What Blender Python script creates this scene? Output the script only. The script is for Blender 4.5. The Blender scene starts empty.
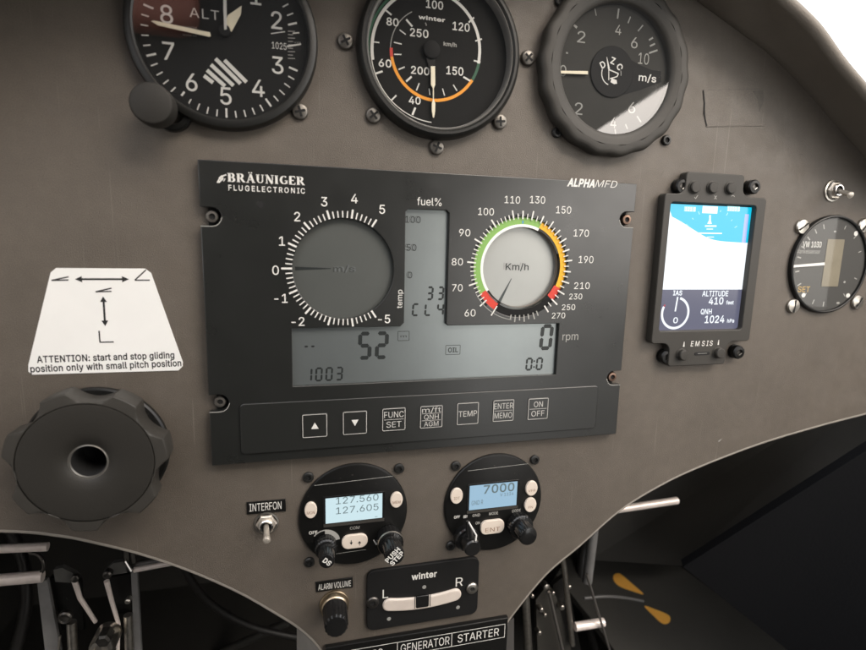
import bpy, math, random
from mathutils import Vector, Matrix, Euler
from mathutils.geometry import delaunay_2d_cdt
random.seed(7)
R_ = math.radians

# ------------------------------------------------------------------ camera, sky, sun, exposure
# Panel frame: u right, v up, w out of the panel towards the pilot (mm). The panel leans back by TILT.
TILT = R_(12)
FPX = 525.0
RC = ((0.96847805, 0.02359229, -0.24797918), (0.01763772, 0.98651154, 0.16273872), (0.2484737, -0.16198266, 0.95499866))
CAM = (-73.85462097, 42.05442497, 275.43473584)
scene = bpy.context.scene
COL = scene.collection
PANEL_ROT = Euler((R_(90) - TILT, 0, 0))
PM = PANEL_ROT.to_matrix()

cam = bpy.data.cameras.new('camera')
cam.sensor_width = 36.0
cam.lens = FPX / 866 * 36
cam.clip_start = 0.01
cam.clip_end = 5000
cam.dof.use_dof = True
cam.dof.focus_distance = 0.305
cam.dof.aperture_fstop = 8.5
cam_o = bpy.data.objects.new('camera', cam)
COL.objects.link(cam_o)
cx = Vector((RC[0][0], RC[0][1], -RC[0][2]))
cy = Vector((RC[1][0], RC[1][1], -RC[1][2]))
cz = -Vector((RC[2][0], RC[2][1], -RC[2][2]))
cm = Matrix((cx, cy, cz)).transposed()
cam_o.matrix_world = Matrix.Translation(PM @ (Vector(CAM) * 0.001)) @ (PM @ cm).to_4x4()
scene.camera = cam_o

SUN_DIR = Vector((0.42, -0.55, 0.74)).normalized()
world = bpy.data.worlds.new('World')
scene.world = world
world.use_nodes = True
nt = world.node_tree
nt.nodes.clear()
sky = nt.nodes.new('ShaderNodeTexSky')
sky.sky_type = 'NISHITA'
sky.sun_disc = False
sky.sun_elevation = math.asin(SUN_DIR.z)
sky.sun_rotation = math.atan2(SUN_DIR.x, SUN_DIR.y)
sky.dust_density = 8.0
sky.air_density = 1.0
sky.ozone_density = 0.6
bg = nt.nodes.new('ShaderNodeBackground')
bg.inputs['Strength'].default_value = 0.15
wo = nt.nodes.new('ShaderNodeOutputWorld')
veil = nt.nodes.new('ShaderNodeMix'); veil.data_type = 'RGBA'      # thin even overcast over the clear sky
veil.inputs['Factor'].default_value = 0.62
veil.inputs['B'].default_value = (8.75, 8.75, 8.7, 1)
nt.links.new(sky.outputs[0], veil.inputs['A'])
nt.links.new(veil.outputs['Result'], bg.inputs[0])
nt.links.new(bg.outputs[0], wo.inputs[0])

sun = bpy.data.lights.new('sun', 'SUN')
sun.energy = 0.5
sun.angle = R_(40)
sun.color = (1.0, 0.95, 0.88)
sun_o = bpy.data.objects.new('sun', sun)
COL.objects.link(sun_o)
sun_o.rotation_euler = SUN_DIR.to_track_quat('Z', 'Y').to_euler()

vs = scene.view_settings
vs.view_transform = 'Standard'
vs.look = 'None'
vs.exposure = 1.35
vs.gamma = 1.0
vs.use_curve_mapping = False

# ------------------------------------------------------------------ helpers
def P(x, y, h=0.0):
    """where the photograph's pixel (x, y) lies on the plane h mm in front of the panel, in panel mm"""
    d = ((x - 433.0) / FPX, -(y - 325.0) / FPX, 1.0)
    D = [sum(RC[i][k] * d[i] for i in range(3)) for k in range(3)]
    s = (CAM[2] - h) / D[2]
    return (CAM[0] + s * D[0], CAM[1] + s * D[1])

def P3(x, y, h=0.0):
    a = P(x, y, h)
    return (a[0], a[1], h)

def on_plane(x, y, o, n):
    a = Vector(P3(x, y, 0.0)); c = Vector(CAM); d = a - c
    t = (Vector(o) - c).dot(n) / d.dot(n)
    return c + d * t

def curve_mesh(cu):
    o = bpy.data.objects.new('tmp', cu)
    COL.objects.link(o)
    dg = bpy.context.evaluated_depsgraph_get()
    m = bpy.data.meshes.new_from_object(o.evaluated_get(dg), depsgraph=dg)
    v = [tuple(p.co) for p in m.vertices]
    f = [tuple(p.vertices) for p in m.polygons]
    bpy.data.objects.remove(o); bpy.data.curves.remove(cu); bpy.data.meshes.remove(m)
    return v, f

# letter shapes: advance width and outlines, 1000 units to the em
GLYPHS = {
 ' ': (188, ''),
 '%': (676, '175,283 155,284 137,289 121,297 107,308 95,320 86,335 80,351 76,369 75,388 75,412 76,431 80,448 87,464 96,479 107,492 121,503 137,511 155,515 175,517 196,515 214,511 230,503 244,492 255,479 264,464 270,448 274,431 276,412 276,388 274,369 270,351 264,335 255,320 244,308 230,297 214,289 196,284|175,327 191,329 203,335 212,346 218,358 222,372 223,388 223,412 222,428 219,441 213,454 204,464 191,470 175,473 160,470 148,464 138,454 132,441 128,428 127,412 127,388 128,372 132,358 138,346 147,335 160,329|501,-10 481,-8 462,-3 446,5 432,15 421,28 412,43 406,59 402,77 400,95 400,120 402,138 406,156 412,172 421,187 433,200 447,210 463,218 481,223 501,225 522,223 540,218 556,210 570,200 581,187 590,172 596,156 600,138 601,120 601,95 600,77 596,59 589,43 580,28 569,15 555,5 540,-3 521,-8|501,35 517,37 529,43 538,53 544,66 548,80 549,95 549,120 548,135 544,149 538,162 529,172 517,178 501,180 486,178 473,172 464,162 458,149 454,135 453,120 453,95 454,80 458,66 464,53 473,43 485,37|132,0 482,509 540,509 191,0'),
 "'": (206, '78,318 70,509 136,509 128,318'),
 '-': (453, '337,244 337,188 114,188 114,244'),
 '.': (188, '95,-4 83,-3 73,1 63,9 55,18 51,29 50,41 51,53 55,64 63,73 73,81 83,85 95,87 107,85 118,81 128,73 135,64 140,53 141,41 140,29 135,18 128,9 118,1 107,-3'),
 '/': (249, '235,533 71,-76 14,-76 178,533'),
 '0': (453, '227,-7 191,-3 158,7 130,24 105,48 85,77 69,113 57,155 50,202 48,254 50,306 57,353 69,395 85,431 106,461 130,484 159,502 191,512 227,516 262,512 295,502 323,484 348,461 368,431 384,395 396,353 403,306 405,254 403,202 396,155 384,113 368,77 348,48 323,24 295,7 263,-3|227,50 250,52 271,60 290,74 306,92 320,116 330,144 338,176 342,213 344,254 342,295 338,332 330,365 320,393 306,416 290,435 271,449 250,457 227,460 203,457 182,449 163,435 147,416 134,393 123,365 115,332 111,295 109,254 111,213 115,176 123,144 134,116 147,92 163,74 182,60 203,52'),
 '1': (453, '76,0 76,55 391,55 391,0|276,509 276,0 212,0 212,448 209,448 86,358 86,427 198,509'),
 '2': (453, '64,0 64,47 234,229 252,248 268,266 282,282 294,298 303,312 311,327 316,341 319,356 320,371 319,389 315,405 308,419 298,431 287,441 273,449 258,455 241,458 224,460 205,458 188,454 172,447 159,438 148,427 139,413 132,398 128,381 127,362 66,362 68,391 75,418 86,442 102,464 121,482 143,496 168,507 196,513 225,516 254,513 281,507 306,497 328,482 346,465 361,445 372,423 379,398 381,372 380,354 377,336 371,318 363,299 351,280 336,259 317,235 294,209 267,180 153,60 153,57 389,57 389,0'),
 '3': (453, '218,-7 188,-5 159,1 133,10 108,22 88,38 70,57 57,79 48,104 44,132 109,132 112,115 118,100 126,87 137,76 150,66 165,59 182,54 200,51 219,50 239,51 258,55 275,61 291,69 304,80 315,93 323,108 328,125 329,145 328,163 323,180 316,196 306,211 292,223 275,234 254,241 229,246 201,248 157,248 157,299 288,448 288,452 70,452 70,509 372,509 372,461 211,278 211,289 247,290 279,286 308,276 333,262 354,244 371,222 383,198 391,173 393,145 390,116 383,90 370,66 354,45 333,27 309,12 281,2 251,-5'),
 '4': (453, '40,105 40,158 247,509 311,509 109,166 109,163 413,163 413,105|282,0 282,121 282,146 282,318 343,318 343,0'),
 '5': (453, '221,-7 192,-5 165,1 140,11 118,25 99,41 83,60 71,82 63,105 60,130 122,130 125,115 130,102 138,89 148,78 160,68 173,60 188,54 204,51 221,50 241,51 259,56 276,64 291,75 304,89 314,104 322,122 326,141 328,162 326,183 321,203 314,221 303,237 290,251 275,262 257,270 238,275 218,277 201,276 184,273 167,268 152,262 139,255 128,246 67,253 96,509 366,509 366,452 151,452 134,301 136,301 148,311 162,318 178,325 194,330 212,333 229,334 252,332 274,328 294,321 313,311 330,299 345,285 358,269 370,251 379,231 386,210 390,187 391,163 388,132 381,102 369,76 352,52 332,32 309,15 282,3 253,-4'),
 '6': (453, '226,-7 196,-4 168,3 142,15 119,31 100,51 84,74 73,101 66,130 64,162 65,187 71,212 80,239 93,268 112,302 137,340 252,509 322,509 151,261 145,261 151,270 157,279 165,288 174,295 184,302 196,307 208,311 221,313 235,314 265,312 291,305 316,295 337,280 355,262 370,240 380,215 387,187 389,157 387,127 379,98 368,73 352,50 333,30 310,14 284,3 257,-4|226,48 245,50 263,55 279,63 293,73 304,86 314,101 322,119 326,137 327,157 326,178 322,196 314,213 304,228 293,241 279,251 263,259 245,264 226,265 207,264 190,259 174,252 160,241 148,229 138,214 131,197 126,179 125,158 126,138 131,119 138,102 148,86 160,73 174,63 190,55 207,50'),
 '7': (453, '97,0 323,448 323,452 62,452 62,509 391,509 391,449 165,0'),
 '8': (453, '226,-7 193,-5 163,1 136,11 111,25 91,42 74,62 62,84 54,109 52,135 53,156 58,176 65,195 75,212 87,228 101,241 117,252 134,260 153,265 153,267 129,276 109,289 93,308 80,330 73,354 70,380 73,405 79,429 90,450 106,469 124,485 146,498 170,508 197,514 226,516 255,514 282,508 306,498 328,485 346,469 361,450 373,429 379,405 382,380 379,354 372,330 359,308 343,289 323,276 300,267 300,265 319,260 335,252 351,241 365,228 377,212 387,195 395,176 399,156 401,135 398,109 391,84 378,62 362,42 341,25 317,11 289,1 259,-5|226,49 248,50 267,54 285,60 300,69 313,79 323,91 331,106 335,121 337,139 335,157 330,173 322,189 312,202 298,213 283,223 265,230 247,234 226,235 206,234 187,230 169,223 154,213 140,202 130,189 122,173 117,157 115,139 117,121 121,106 129,91 139,79 152,69 167,60 185,54 205,50|226,290 244,291 260,294 274,300 287,308 298,318 307,330 314,344 318,359 319,376 318,392 314,407 308,420 299,432 288,442 275,449 260,455 244,459 226,460 208,459 192,455 177,449 164,442 153,432 145,420 138,407 134,392 133,376 134,359 138,344 145,330 154,318 165,308 178,300 193,294 209,291'),
 '9': (453, '226,516 256,513 285,506 310,494 333,478 352,458 368,434 380,408 387,378 389,347 387,322 382,296 373,270 359,240 340,207 315,168 200,0 130,0 301,248 307,248 302,238 295,229 287,221 278,214 268,207 257,202 245,198 232,195 218,195 188,197 161,203 137,214 116,229 98,247 83,269 72,294 66,321 64,352 66,382 73,411 85,436 101,459 120,479 143,494 168,506 196,513|226,460 207,459 190,454 174,446 160,435 148,423 138,407 131,390 127,372 125,352 127,331 131,313 138,295 148,280 160,268 174,257 190,250 207,245 226,243 245,245 263,249 279,257 293,267 305,280 314,295 322,312 326,330 327,350 326,371 322,390 314,407 305,422 293,435 279,446 263,454 245,459'),
 ':': (188, '95,-4 83,-3 73,1 63,9 55,18 51,29 50,41 51,53 55,64 63,73 73,81 83,85 95,87 107,85 118,81 128,73 135,64 140,53 141,41 140,29 135,18 128,9 118,1 107,-3|95,271 83,272 73,277 63,284 55,294 51,304 50,316 51,328 55,339 63,349 73,356 83,360 95,362 107,360 118,356 128,349 135,339 140,328 141,316 140,304 135,294 128,284 118,277 107,272'),
 'A': (480, '16,0 201,509 276,509 463,0 395,0 287,302 280,323 272,346 264,372 255,402 244,438 232,478 245,478 233,437 222,402 213,371 204,345 197,322 191,302 85,0|110,142 110,199 370,199 370,142'),
 'B': (456, '60,0 60,509 241,509 274,507 304,501 329,491 350,477 367,461 381,442 390,421 396,398 398,374 397,353 393,336 387,320 378,307 368,295 356,286 343,278 329,272 315,267 315,262 331,260 347,254 363,245 378,234 391,220 402,203 411,184 416,161 418,136 416,111 410,88 400,67 386,48 368,31 344,18 317,8 284,2 247,0|125,57 245,57 281,60 309,67 330,80 344,96 353,115 355,137 354,153 350,169 342,184 333,197 320,209 306,218 289,225 269,229 248,231 125,231|125,285 238,285 256,287 273,290 288,296 302,304 314,314 323,326 330,340 335,355 336,372 333,393 326,412 313,429 294,442 270,449 240,452 125,452'),
 'C': (510, '267,-7 225,-3 186,7 150,25 119,49 92,79 70,115 53,157 44,203 40,254 44,305 53,352 70,393 92,429 119,459 150,484 186,501 225,512 267,516 293,514 317,511 340,504 362,496 383,485 402,471 419,456 435,438 448,418 459,397 467,373 473,348 408,348 404,365 397,380 389,395 380,407 369,418 357,428 344,437 330,444 315,449 300,453 284,455 267,456 237,453 209,445 184,432 161,414 141,391 125,364 113,332 106,295 103,254 106,213 113,177 125,145 141,117 161,94 184,76 210,63 237,56 267,53 284,54 300,56 315,60 330,65 344,72 357,81 369,90 380,102 389,114 397,128 404,144 408,160 473,160 467,135 459,112 448,91 435,71 420,53 402,38 383,24 363,13 341,5 317,-2 293,-6'),
 'D': (502, '219,0 96,0 96,57 215,57 254,60 288,68 318,81 343,99 363,122 379,149 390,181 397,216 399,255 397,294 390,329 379,361 364,388 344,410 320,428 291,441 258,449 221,452 93,452 93,509 225,509 273,505 315,495 353,478 385,455 412,426 433,391 449,351 458,306 462,255 458,205 449,159 433,119 411,83 384,54 351,31 312,14 268,3|125,509 125,0 60,0 60,509'),
 'E': (419, '60,0 60,509 372,509 372,452 125,452 125,286 355,286 355,229 125,229 125,57 375,57 375,0'),
 'F': (410, '60,0 60,509 369,509 369,452 125,452 125,278 346,278 346,221 125,221 125,0'),
 'G': (520, '269,-7 225,-3 185,7 149,25 118,49 91,79 69,116 53,157 43,203 40,254 43,305 53,352 69,393 91,429 117,459 149,484 184,501 223,512 265,516 291,514 316,510 340,504 363,494 384,483 403,469 421,453 436,436 449,416 460,395 468,373 474,349 408,349 402,365 395,379 387,393 378,406 368,417 356,427 344,436 330,443 315,448 300,453 283,455 265,456 236,453 209,445 183,432 160,414 141,392 125,364 113,332 106,295 103,254 106,213 113,177 125,145 141,117 161,95 184,76 210,63 238,56 269,53 296,55 322,61 345,71 365,85 382,102 396,123 407,147 413,173 415,202 434,199 283,199 283,256 478,256 478,200 475,160 466,124 451,91 431,62 406,38 377,19 344,5 308,-4'),
 'H': (517, '60,0 60,509 125,509 125,289 392,289 392,509 457,509 457,0 392,0 392,232 125,232 125,0'),
 'I': (300, '31,0 31,57 118,57 118,452 31,452 31,509 269,509 269,452 183,452 183,57 269,57 269,0'),
 'J': (396, '185,-7 143,-2 106,11 75,33 52,63 38,100 33,145 33,173 98,173 98,145 100,117 108,93 122,74 139,61 160,53 185,50 209,53 230,61 248,74 261,93 269,117 272,145 272,509 336,509 336,145 332,100 318,63 294,33 263,11 227,-2'),
 'K': (467, '104,145 104,216 116,231 128,246 139,261 151,275 162,289 174,303 187,317 199,331 212,344 364,509 448,509 231,276 228,276|60,0 60,509 125,509 125,334 124,225 125,193 125,0|372,0 188,259 228,309 449,0'),
 'L': (393, '60,0 60,509 125,509 125,57 361,57 361,0'),
 'M': (628, '60,0 60,509 152,509 277,187 287,159 299,123 311,84 322,49 307,49 318,83 330,121 342,158 352,187 476,509 568,509 568,0 504,0 504,291 504,327 505,369 506,413 507,457 513,457 508,441 503,425 498,409 482,363 467,322 456,291 342,0 286,0 170,291 159,321 145,361 129,408 112,457 119,457 120,416 121,372 122,328 122,291 122,0'),
 'N': (523, '60,0 60,509 136,509 343,183 349,174 355,163 363,151 371,137 379,122 388,107 396,90 405,73 414,55 405,54 403,72 402,90 401,108 400,126 399,142 399,157 399,195 399,509 463,509 463,0 387,0 202,290 177,331 168,346 159,363 148,381 108,452 119,454 122,384 124,328 125,291 125,0'),
 'O': (533, '267,-7 225,-3 186,7 150,25 119,49 92,79 70,115 53,157 44,203 40,254 44,305 53,352 70,393 92,429 119,459 150,484 186,501 225,512 267,516 309,512 348,501 384,484 415,459 442,429 464,393 480,352 490,305 493,254 490,203 480,157 464,115 442,79 415,49 384,25 348,7 309,-3|267,53 296,55 324,63 349,76 372,94 392,116 408,144 420,176 428,213 430,254 428,295 420,332 408,365 392,392 372,415 349,433 324,446 296,453 267,456 237,453 210,445 184,433 161,415 142,392 125,364 113,332 106,295 103,254 106,213 113,176 125,144 142,117 161,94 184,76 210,63 237,55'),
 'P': (445, '60,0 60,509 235,509 272,506 305,499 332,487 356,471 375,452 390,430 400,404 407,377 409,348 407,318 400,291 390,265 375,243 356,223 332,207 305,195 272,188 235,186 109,186 109,242 233,242 257,244 279,248 297,256 312,266 324,279 333,294 339,310 343,328 344,348 343,367 339,385 333,402 324,416 312,428 297,439 279,446 257,451 232,452 125,452 125,0'),
 'Q': (533, '245,159 313,159 369,85 384,65 468,-48 401,-48 346,27 331,46|267,-7 225,-3 186,7 150,25 119,49 92,79 70,115 53,157 44,203 40,254 44,305 53,352 70,393 92,429 119,459 150,484 186,501 225,512 267,516 309,512 348,501 384,484 415,459 442,429 464,393 480,352 490,305 493,254 490,203 480,157 464,115 442,79 415,49 384,25 348,7 309,-3|267,53 296,55 324,63 349,76 372,94 392,116 408,144 420,176 428,213 430,254 428,295 420,332 408,365 392,392 372,415 349,433 324,446 296,453 267,456 237,453 210,445 184,433 161,415 142,392 125,364 113,332 106,295 103,254 106,213 113,176 125,144 142,117 161,94 184,76 210,63 237,55'),
 'R': (449, '60,0 60,509 236,509 273,506 305,500 333,489 356,473 376,455 390,433 401,408 407,381 409,352 407,323 401,296 390,271 376,250 356,232 333,217 305,206 273,200 236,198 96,198 96,255 234,255 258,256 280,260 298,267 313,276 325,287 334,300 340,316 344,333 345,352 344,371 340,389 334,405 325,419 313,430 298,440 279,446 258,451 233,452 125,452 125,0|353,0 230,229 303,229 428,0'),
 'S': (447, '224,-9 188,-7 156,-1 128,9 102,23 81,40 64,60 51,83 42,109 38,137 104,137 108,118 114,102 123,88 136,76 150,66 166,59 185,53 204,50 224,49 246,50 267,54 286,60 303,69 317,79 329,92 338,106 344,122 346,139 344,154 340,168 332,179 322,189 310,197 296,205 280,211 263,217 245,222 184,239 145,253 112,269 86,289 67,313 56,341 52,372 54,400 62,425 75,448 92,468 113,484 138,498 165,508 195,514 227,516 259,514 289,508 316,498 340,484 360,468 377,449 390,427 398,403 401,378 337,378 332,402 320,421 302,437 280,449 254,456 225,459 204,457 185,454 167,448 152,440 139,430 129,418 121,405 117,391 115,376 117,359 122,345 131,334 142,324 155,315 169,308 184,302 198,297 212,293 264,279 279,275 295,270 312,264 328,256 344,248 359,238 372,226 384,213 395,198 402,180 407,161 408,139 406,112 399,87 386,64 370,43 349,25 323,11 294,0 261,-7'),
 'T': (449, '32,452 32,509 417,509 417,452 257,452 257,0 193,0 193,452'),
 'U': (517, '259,-8 220,-6 186,2 154,15 126,33 103,55 85,80 71,108 63,140 60,173 60,509 124,509 124,178 126,155 132,133 141,113 153,95 169,80 187,68 208,59 232,53 259,52 285,53 309,59 331,68 349,80 364,95 377,113 385,133 391,155 393,178 393,509 457,509 457,173 454,140 446,108 433,80 414,55 391,33 363,15 332,2 297,-6'),
 'V': (480, '204,0 16,509 84,509 192,206 199,187 207,164 215,137 225,106 236,71 248,31 235,31 247,71 257,107 267,138 276,165 283,187 290,206 395,509 463,509 278,0'),
 'W': (686, '155,0 16,509 82,509 163,196 167,179 172,162 175,145 187,94 190,76 194,58 197,40 189,40 193,58 196,76 200,94 203,111 207,128 211,145 224,196 306,509 380,509 462,196 466,179 470,162 474,145 486,94 490,76 494,58 497,40 488,40 492,58 495,76 499,94 503,111 506,128 510,145 523,196 603,509 670,509 530,0 455,0 368,323 362,345 357,368 351,391 346,417 341,445 336,475 350,475 345,446 340,420 335,395 330,371 324,347 318,323 230,0'),
 'X': (474, '18,0 217,284 217,236 29,509 104,509 178,400 188,386 196,373 204,361 211,350 217,340 223,329 230,318 236,305 243,292 232,292 252,329 258,339 265,350 272,361 298,400 374,509 446,509 259,239 259,287 456,0 382,0 292,129 268,165 262,175 256,185 250,195 244,206 237,218 230,231 244,231 238,219 231,207 225,196 219,186 213,176 206,166 182,129 91,0'),
 'Y': (472, '203,0 203,208 16,509 91,509 192,344 203,327 213,309 222,292 231,274 240,254 250,230 224,230 233,254 242,275 251,293 260,310 270,327 280,344 381,509 455,509 268,208 268,0'),
 'Z': (438, '42,0 42,46 273,385 284,400 295,415 306,431 318,446 329,461 341,476 348,454 327,453 306,453 285,452 265,452 244,452 223,452 40,452 40,509 397,509 397,462 169,129 157,113 146,97 134,81 97,33 90,54 111,55 131,56 152,57 173,57 193,57 214,57 399,57 399,0'),
 'a': (389, '160,-9 137,-7 115,-3 94,5 76,15 60,29 48,45 38,63 32,84 30,108 32,128 36,146 43,161 53,174 64,184 78,193 92,200 108,206 125,211 143,214 161,217 178,220 234,227 247,229 257,231 265,235 271,240 274,246 276,255 276,257 275,272 272,285 267,297 260,307 251,315 240,322 227,327 212,330 196,331 178,330 163,327 149,322 137,316 127,309 118,301 110,292 104,283 100,274 41,291 51,313 64,331 79,346 95,358 114,368 133,375 153,380 173,383 194,384 208,384 223,382 239,379 255,375 271,369 286,360 300,350 312,336 322,320 330,301 335,278 337,251 337,0 277,0 277,52 272,52 267,43 260,34 252,25 242,16 229,8 215,1 199,-4 181,-7|170,45 192,47 211,51 228,59 242,68 254,80 263,93 270,108 274,122 276,138 276,190 272,187 267,184 259,182 251,180 241,178 231,176 200,171 175,168 161,166 147,163 134,159 122,153 112,147 103,139 97,130 93,118 92,105 93,93 96,82 102,72 109,64 119,57 130,52 142,48 156,46'),
 'b': (424, '229,-8 208,-7 189,-3 172,4 159,12 147,21 138,31 130,41 123,50 118,59 112,59 112,0 53,0 53,509 114,509 114,319 118,319 123,327 130,336 137,346 147,355 158,364 171,373 188,379 207,383 229,384 259,382 287,374 313,361 335,342 354,320 370,293 381,261 388,227 390,189 388,151 381,116 370,84 355,57 336,34 313,16 288,3 260,-6|220,47 242,49 262,55 279,66 294,80 306,97 316,117 323,139 327,163 328,189 327,215 323,239 316,261 307,281 295,298 280,311 262,322 243,328 220,330 198,328 178,322 161,312 147,299 134,282 125,263 118,241 114,216 113,189 114,162 118,138 125,115 135,95 147,78 162,65 179,55 198,49'),
 'c': (396, '207,-8 174,-5 144,3 117,16 93,35 72,58 56,85 44,116 37,150 34,187 37,225 44,260 56,291 72,318 93,341 117,360 144,374 174,382 207,384 226,384 243,381 260,377 276,371 291,364 305,356 318,346 330,335 340,322 349,308 356,293 362,277 303,262 300,272 295,281 290,289 284,297 278,304 270,311 261,316 252,321 242,325 231,328 220,329 207,330 184,328 163,321 145,310 130,296 118,278 108,258 102,236 98,212 96,187 98,163 102,139 108,117 118,97 130,80 145,66 163,55 184,49 207,46 220,47 232,49 243,52 253,55 262,60 271,66 279,73 285,80 292,89 297,98 301,107 304,117 363,102 357,86 350,70 341,56 331,43 319,32 306,21 292,12 277,5 261,-1 244,-5 226,-7'),
 'd': (424, '195,-8 165,-6 137,3 111,16 89,34 70,57 55,84 43,116 36,151 34,189 36,227 43,261 55,293 70,320 89,342 112,361 137,374 165,382 196,384 218,383 237,379 253,373 267,364 278,355 287,346 295,336 301,327 306,319 311,319 311,509 372,509 372,0 313,0 313,59 307,59 301,50 295,41 287,31 277,21 266,12 252,4 236,-3 217,-7|205,47 226,49 246,55 263,65 278,78 290,95 299,115 306,138 310,162 312,189 310,216 306,241 300,263 290,282 278,299 263,312 246,322 227,328 205,330 182,328 162,322 145,311 130,298 118,281 108,261 102,239 98,215 96,189 98,163 102,139 109,117 118,97 130,80 145,66 162,55 182,49'),
 'e': (404, '212,-8 177,-5 145,3 117,16 92,35 72,58 56,85 44,116 37,150 34,187 36,224 44,258 55,290 71,317 91,340 115,359 142,373 172,382 205,384 226,383 246,380 266,374 285,366 303,355 319,341 334,324 347,305 357,282 365,256 370,227 371,194 371,169 75,169 75,221 338,221 310,202 308,226 304,248 298,269 288,286 277,301 263,314 246,323 227,328 205,330 183,328 164,323 146,313 131,301 119,286 109,270 102,251 97,231 96,211 96,178 98,151 102,127 110,106 121,88 135,73 151,61 169,53 190,48 212,46 227,47 241,49 254,53 265,58 276,65 285,73 294,82 300,93 306,105 365,91 358,72 348,55 335,39 320,26 302,14 283,4 261,-3 237,-7'),
 'f': (254, '228,379 228,327 6,327 6,379|81,0 81,432 82,452 87,470 96,486 107,499 120,510 135,519 152,525 169,529 187,530 201,530 212,529 222,527 231,525 238,523 243,521 227,468 215,472 209,473 202,474 195,474 178,472 164,468 154,460 147,449 143,435 142,419 142,0'),
 'g': (425, '207,-151 180,-149 156,-146 134,-140 114,-132 97,-122 82,-110 70,-97 59,-84 51,-69 101,-41 107,-49 114,-57 122,-66 131,-74 142,-82 154,-88 169,-93 187,-96 207,-97 236,-95 261,-87 282,-75 298,-58 308,-34 311,-6 311,68 306,68 301,60 294,51 287,41 277,32 266,23 252,16 236,10 217,6 195,5 165,7 138,14 113,27 90,43 71,65 55,90 43,120 36,154 34,191 36,229 43,263 55,293 71,320 90,342 112,361 138,374 166,382 196,384 218,383 237,379 253,373 267,365 279,356 288,346 296,336 302,327 308,319 313,319 313,379 372,379 372,-9 370,-40 363,-67 350,-90 334,-109 314,-124 291,-136 265,-144 237,-149|205,59 227,61 246,66 264,75 278,87 290,103 300,121 307,142 311,166 312,193 311,219 307,242 300,264 291,283 279,299 264,312 247,322 227,328 205,330 182,328 163,322 145,312 130,298 118,282 109,262 102,241 98,218 96,193 98,167 102,144 109,123 118,104 131,88 145,76 163,66 183,61'),
 'h': (410, '114,227 114,0 53,0 53,509 114,509 114,287 102,287 116,319 132,344 152,362 175,374 200,382 227,384 252,383 275,377 295,369 313,356 328,340 341,321 350,298 355,271 357,240 357,0 296,0 296,235 293,263 286,286 273,304 256,318 235,326 210,329 192,328 176,324 161,317 147,308 136,297 126,283 119,266 115,248'),
 'i': (167, '53,0 53,379 114,379 114,0|84,443 73,444 63,448 54,455 47,463 43,472 41,483 43,494 47,504 54,512 63,518 73,522 84,524 95,522 105,518 114,512 121,504 125,494 126,483 125,472 121,463 114,455 105,448 95,444'),
 'j': (167, '53,379 114,379 114,-30 112,-52 108,-72 102,-90 92,-106 80,-119 65,-129 47,-137 27,-141 4,-143 -10,-143 -10,-87 2,-87 18,-85 31,-80 40,-72 47,-61 51,-46 53,-29|83,443 72,444 62,448 53,455 47,463 42,472 41,483 42,494 47,504 53,512 62,518 72,522 83,524 95,522 105,518 114,512 120,504 125,494 126,483 125,472 120,463 114,455 105,448 95,444'),
 'k': (381, '110,137 110,212 121,212 284,379 360,379 184,199 177,199|53,0 53,509 114,509 114,0|294,0 148,186 191,229 372,0'),
 'l': (189, '139,-2 112,0 91,8 74,20 62,37 55,59 53,84 53,509 114,509 114,99 114,83 117,71 120,62 126,57 135,53 146,52 160,53 170,54 181,3 162,-1 154,-2 147,-2'),
 'm': (610, '53,0 53,379 112,379 112,295 108,295 114,314 122,331 132,346 144,358 158,368 172,376 187,382 203,385 219,386 245,383 268,375 287,361 303,342 314,320 321,295 312,295 318,312 326,329 337,343 350,356 364,366 381,375 398,381 417,385 437,386 458,385 478,380 497,372 514,361 529,346 541,328 550,307 555,283 557,255 557,0 496,0 496,254 493,279 485,298 473,313 456,323 438,329 419,330 402,329 387,326 374,320 363,312 353,302 345,290 340,277 336,263 335,247 335,0 274,0 274,260 272,280 265,297 253,311 238,322 220,328 199,330 185,329 171,326 158,320 145,312 135,302 126,289 119,274 115,257 114,238 114,0'),
 'n': (410, '114,227 114,0 53,0 53,379 112,379 112,287 102,287 116,319 132,344 152,362 175,374 200,382 227,384 252,383 275,377 295,369 313,356 328,340 341,321 350,298 355,271 357,240 357,0 296,0 296,235 293,263 286,286 273,304 256,318 235,326 210,329 192,328 176,324 161,317 147,308 136,297 126,283 119,266 115,248'),
 'o': (415, '207,-8 174,-5 144,3 117,16 93,35 72,58 56,85 44,116 37,150 34,187 37,225 44,260 56,291 72,318 93,341 117,360 144,374 174,382 207,384 241,382 271,374 299,360 323,341 343,318 359,291 371,260 379,225 381,187 379,150 371,116 359,85 343,58 323,35 299,16 271,3 241,-5|207,46 231,49 252,55 270,66 285,80 298,97 307,117 314,139 318,163 319,187 318,212 314,236 307,258 298,278 285,296 270,310 252,321 231,328 207,330 184,328 163,321 145,310 130,296 118,278 108,258 102,236 98,212 96,187 98,163 102,139 108,117 118,97 130,80 145,66 163,55 184,49'),
 'p': (424, '53,-143 53,379 112,379 112,319 118,319 123,327 130,336 137,346 147,355 158,364 171,373 188,379 207,383 229,384 259,382 287,374 313,361 335,342 354,320 370,293 381,261 388,227 390,189 388,151 381,116 370,84 355,57 336,34 313,16 288,3 260,-6 229,-8 208,-7 189,-3 173,4 159,12 147,21 138,31 130,41 124,50 118,59 114,59 114,-143|220,47 242,49 262,55 279,66 294,80 306,97 316,117 323,139 327,163 328,189 327,215 323,239 316,261 307,281 295,298 280,311 262,322 243,328 220,330 198,328 178,322 161,312 147,299 134,282 125,263 118,241 114,216 113,189 114,162 118,138 125,115 135,95 147,78 162,65 179,55 198,49'),
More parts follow.
